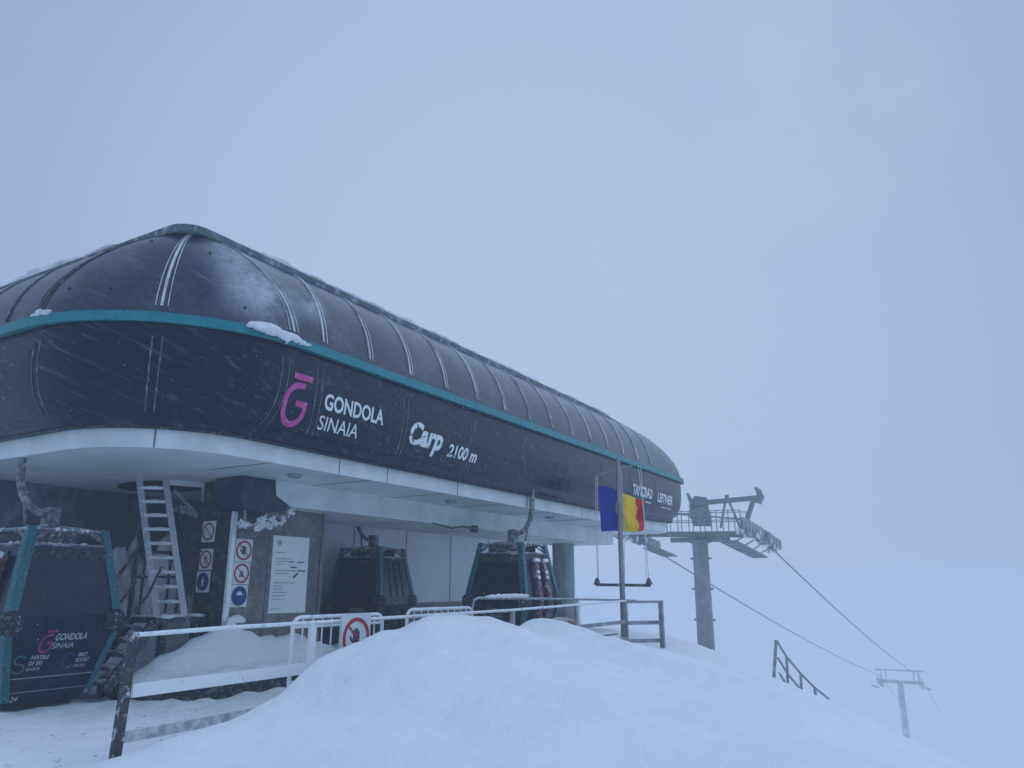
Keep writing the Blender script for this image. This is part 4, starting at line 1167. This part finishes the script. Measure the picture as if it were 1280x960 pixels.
# ---------------------------------------------------------------- falling snow
rs = random.Random(11); vs = []; fs = []
octo = [(1, 0, 0), (-1, 0, 0), (0, 1, 0), (0, -1, 0), (0, 0, 1), (0, 0, -1)]
of = [(0, 2, 4), (2, 1, 4), (1, 3, 4), (3, 0, 4), (2, 0, 5), (1, 2, 5), (3, 1, 5), (0, 3, 5)]
for i in range(1500):
    a = rs.uniform(3.5, 13); b = rs.uniform(-.75, .75)*a; z = rs.uniform(-.0, 6.0)
    p = Vector((CA*a+SA*b, SA*a-CA*b, z)); r = rs.uniform(.0014, .003)
    rot = Euler((rs.random()*6, rs.random()*6, rs.random()*6)).to_matrix(); o = len(vs)
    sc = (1, rs.uniform(.6, 1.2), rs.uniform(.7, 1.9))
    for q in octo: vs.append(p+rot @ Vector((q[0]*r*sc[0], q[1]*r*sc[1], q[2]*r*sc[2])))
    fs += [tuple(k+o for k in f) for f in of]
mb = MB(); mb.add(vs, fs, 0, True); struct(mb.build('falling_snow', M['rime'], recalc=False), 'stuff')

# ---------------------------------------------------------------- haze
mb = MB(); mb.bb((-900, -1500, -62), (2600, 1500, 9.2))
hz = mb.build('haze', [bpy.data.materials.new('haze_air')]); struct(hz, 'stuff')
hm = hz.data.materials[0]; hm.use_nodes = True; nt = hm.node_tree; nt.nodes.clear()
ou = nt.nodes.new('ShaderNodeOutputMaterial'); vo = nt.nodes.new('ShaderNodeVolumePrincipled')
vo.inputs['Color'].default_value = (.93, .945, .965, 1); vo.inputs['Density'].default_value = .0041; vo.inputs['Anisotropy'].default_value = .0
nt.links.new(vo.outputs[0], ou.inputs['Volume'])
hz.display_type = 'WIRE'

# ---------------------------------------------------------------- sky, sun, camera
sc = bpy.context.scene
w = bpy.data.worlds.new('World'); sc.world = w; w.use_nodes = True; nt = w.node_tree; nt.nodes.clear()
SUN_EL, SUN_AZ = R(42), R(-22)      # azimuth measured from +X towards +Y
out = nt.nodes.new('ShaderNodeOutputWorld')
sky = nt.nodes.new('ShaderNodeTexSky'); sky.sky_type = 'NISHITA'; sky.sun_disc = False; sky.sun_elevation = SUN_EL; sky.sun_rotation = PI/2-SUN_AZ
bg1 = nt.nodes.new('ShaderNodeBackground'); bg1.inputs['Strength'].default_value = .05; nt.links.new(sky.outputs[0], bg1.inputs['Color'])
tc = nt.nodes.new('ShaderNodeTexCoord')
# overcast layer: cloud tone varies slowly with direction
nz = nt.nodes.new('ShaderNodeTexNoise'); nz.inputs['Scale'].default_value = 1.6; nz.inputs['Detail'].default_value = 5; nz.inputs['Roughness'].default_value = .5
nt.links.new(tc.outputs['Generated'], nz.inputs['Vector'])
mr = nt.nodes.new('ShaderNodeMapRange'); mr.interpolation_type = 'SMOOTHSTEP'; mr.inputs['From Min'].default_value = .3; mr.inputs['From Max'].default_value = .7
nt.links.new(nz.outputs['Fac'], mr.inputs['Value'])
cloud = mixcol(nt, mr.outputs[0], (.315, .45, .69), (.335, .465, .70))
# broad brighter part of the overcast, where the cloud is thinnest
cdn = nt.nodes.new('ShaderNodeVectorMath'); cdn.operation = 'DOT_PRODUCT'; nt.links.new(tc.outputs['Generated'], cdn.inputs[0]); cdn.inputs[1].default_value = (.811, .472, .345)
mc = nt.nodes.new('ShaderNodeMapRange'); mc.interpolation_type = 'SMOOTHSTEP'; mc.inputs['From Min'].default_value = .80; mc.inputs['From Max'].default_value = 1.
nt.links.new(cdn.outputs['Value'], mc.inputs['Value'])
cloud = mixcol(nt, mc.outputs[0], cloud, (.455, .575, .815))
# thinner, paler cloud towards the sun
sd = nt.nodes.new('ShaderNodeVectorMath'); sd.operation = 'DOT_PRODUCT'
PALE = Vector((.825, .106, .5545)).normalized()
nt.links.new(tc.outputs['Generated'], sd.inputs[0]); sd.inputs[1].default_value = PALE
m2 = nt.nodes.new('ShaderNodeMapRange'); m2.interpolation_type = 'SMOOTHSTEP'; m2.inputs['From Min'].default_value = .980; m2.inputs['From Max'].default_value = 1.0
nt.links.new(sd.outputs['Value'], m2.inputs['Value'])
nz2 = nt.nodes.new('ShaderNodeTexNoise'); nz2.inputs['Scale'].default_value = 5.; nz2.inputs['Detail'].default_value = 5
nt.links.new(tc.outputs['Generated'], nz2.inputs['Vector'])
m3 = nt.nodes.new('ShaderNodeMapRange'); m3.interpolation_type = 'SMOOTHSTEP'; m3.inputs['From Min'].default_value = .42; m3.inputs['From Max'].default_value = .72
nt.links.new(nz2.outputs['Fac'], m3.inputs['Value'])
k = m_math(nt, 'MULTIPLY', m2.outputs[0], m_math(nt, 'ADD', m_math(nt, 'MULTIPLY', m3.outputs[0], .6), .0))
cloud = mixcol(nt, k, cloud, (.50, .59, .77))
sz = nt.nodes.new('ShaderNodeSeparateXYZ'); nt.links.new(tc.outputs['Generated'], sz.inputs[0])
mz = nt.nodes.new('ShaderNodeMapRange'); mz.interpolation_type = 'SMOOTHSTEP'; mz.inputs['From Min'].default_value = .62; mz.inputs['From Max'].default_value = 1.; mz.inputs['To Min'].default_value = 1.; mz.inputs['To Max'].default_value = 1.65
nt.links.new(sz.outputs['Z'], mz.inputs['Value'])
vm = nt.nodes.new('ShaderNodeVectorMath'); vm.operation = 'SCALE'; nt.links.new(cloud, vm.inputs[0]); nt.links.new(mz.outputs[0], vm.inputs['Scale']); cloud = vm.outputs[0]
bg2 = nt.nodes.new('ShaderNodeBackground'); bg2.inputs['Strength'].default_value = 1.0; nt.links.new(cloud, bg2.inputs['Color'])
mx = nt.nodes.new('ShaderNodeMixShader'); mx.inputs[0].default_value = .92
nt.links.new(bg1.outputs[0], mx.inputs[1]); nt.links.new(bg2.outputs[0], mx.inputs[2]); nt.links.new(mx.outputs[0], out.inputs['Surface'])

sl = bpy.data.lights.new('sun', 'SUN'); sl.energy = .62; sl.angle = R(110); sl.color = (.68, .83, 1)
so = bpy.data.objects.new('sun', sl); C.objects.link(so)
d = Vector((math.cos(SUN_EL)*math.cos(SUN_AZ), math.cos(SUN_EL)*math.sin(SUN_AZ), math.sin(SUN_EL)))
so.rotation_euler = d.to_track_quat('Z', 'Y').to_euler()

cd = bpy.data.cameras.new('camera'); co = bpy.data.objects.new('camera', cd); C.objects.link(co)
co.location = (0, 0, 1.6); cd.sensor_width = 36; cd.lens = 36*961/1280; cd.clip_end = 6000; cd.clip_start = .05
fwd = Vector((math.cos(R(30.6787))*math.cos(R(14.9166)), math.sin(R(30.6787))*math.cos(R(14.9166)), math.sin(R(14.9166))))
co.rotation_euler = fwd.to_track_quat('-Z', 'Y').to_euler()
sc.camera = co
sc.view_settings.view_transform = 'Standard'; sc.view_settings.look = 'None'; sc.view_settings.gamma = 1; sc.view_settings.exposure = 0
sc.view_settings.use_curve_mapping = False
sc.cycles.volume_bounces = 3; sc.cycles.max_bounces = 8; sc.cycles.diffuse_bounces = 4
sc.cycles.use_denoising = True
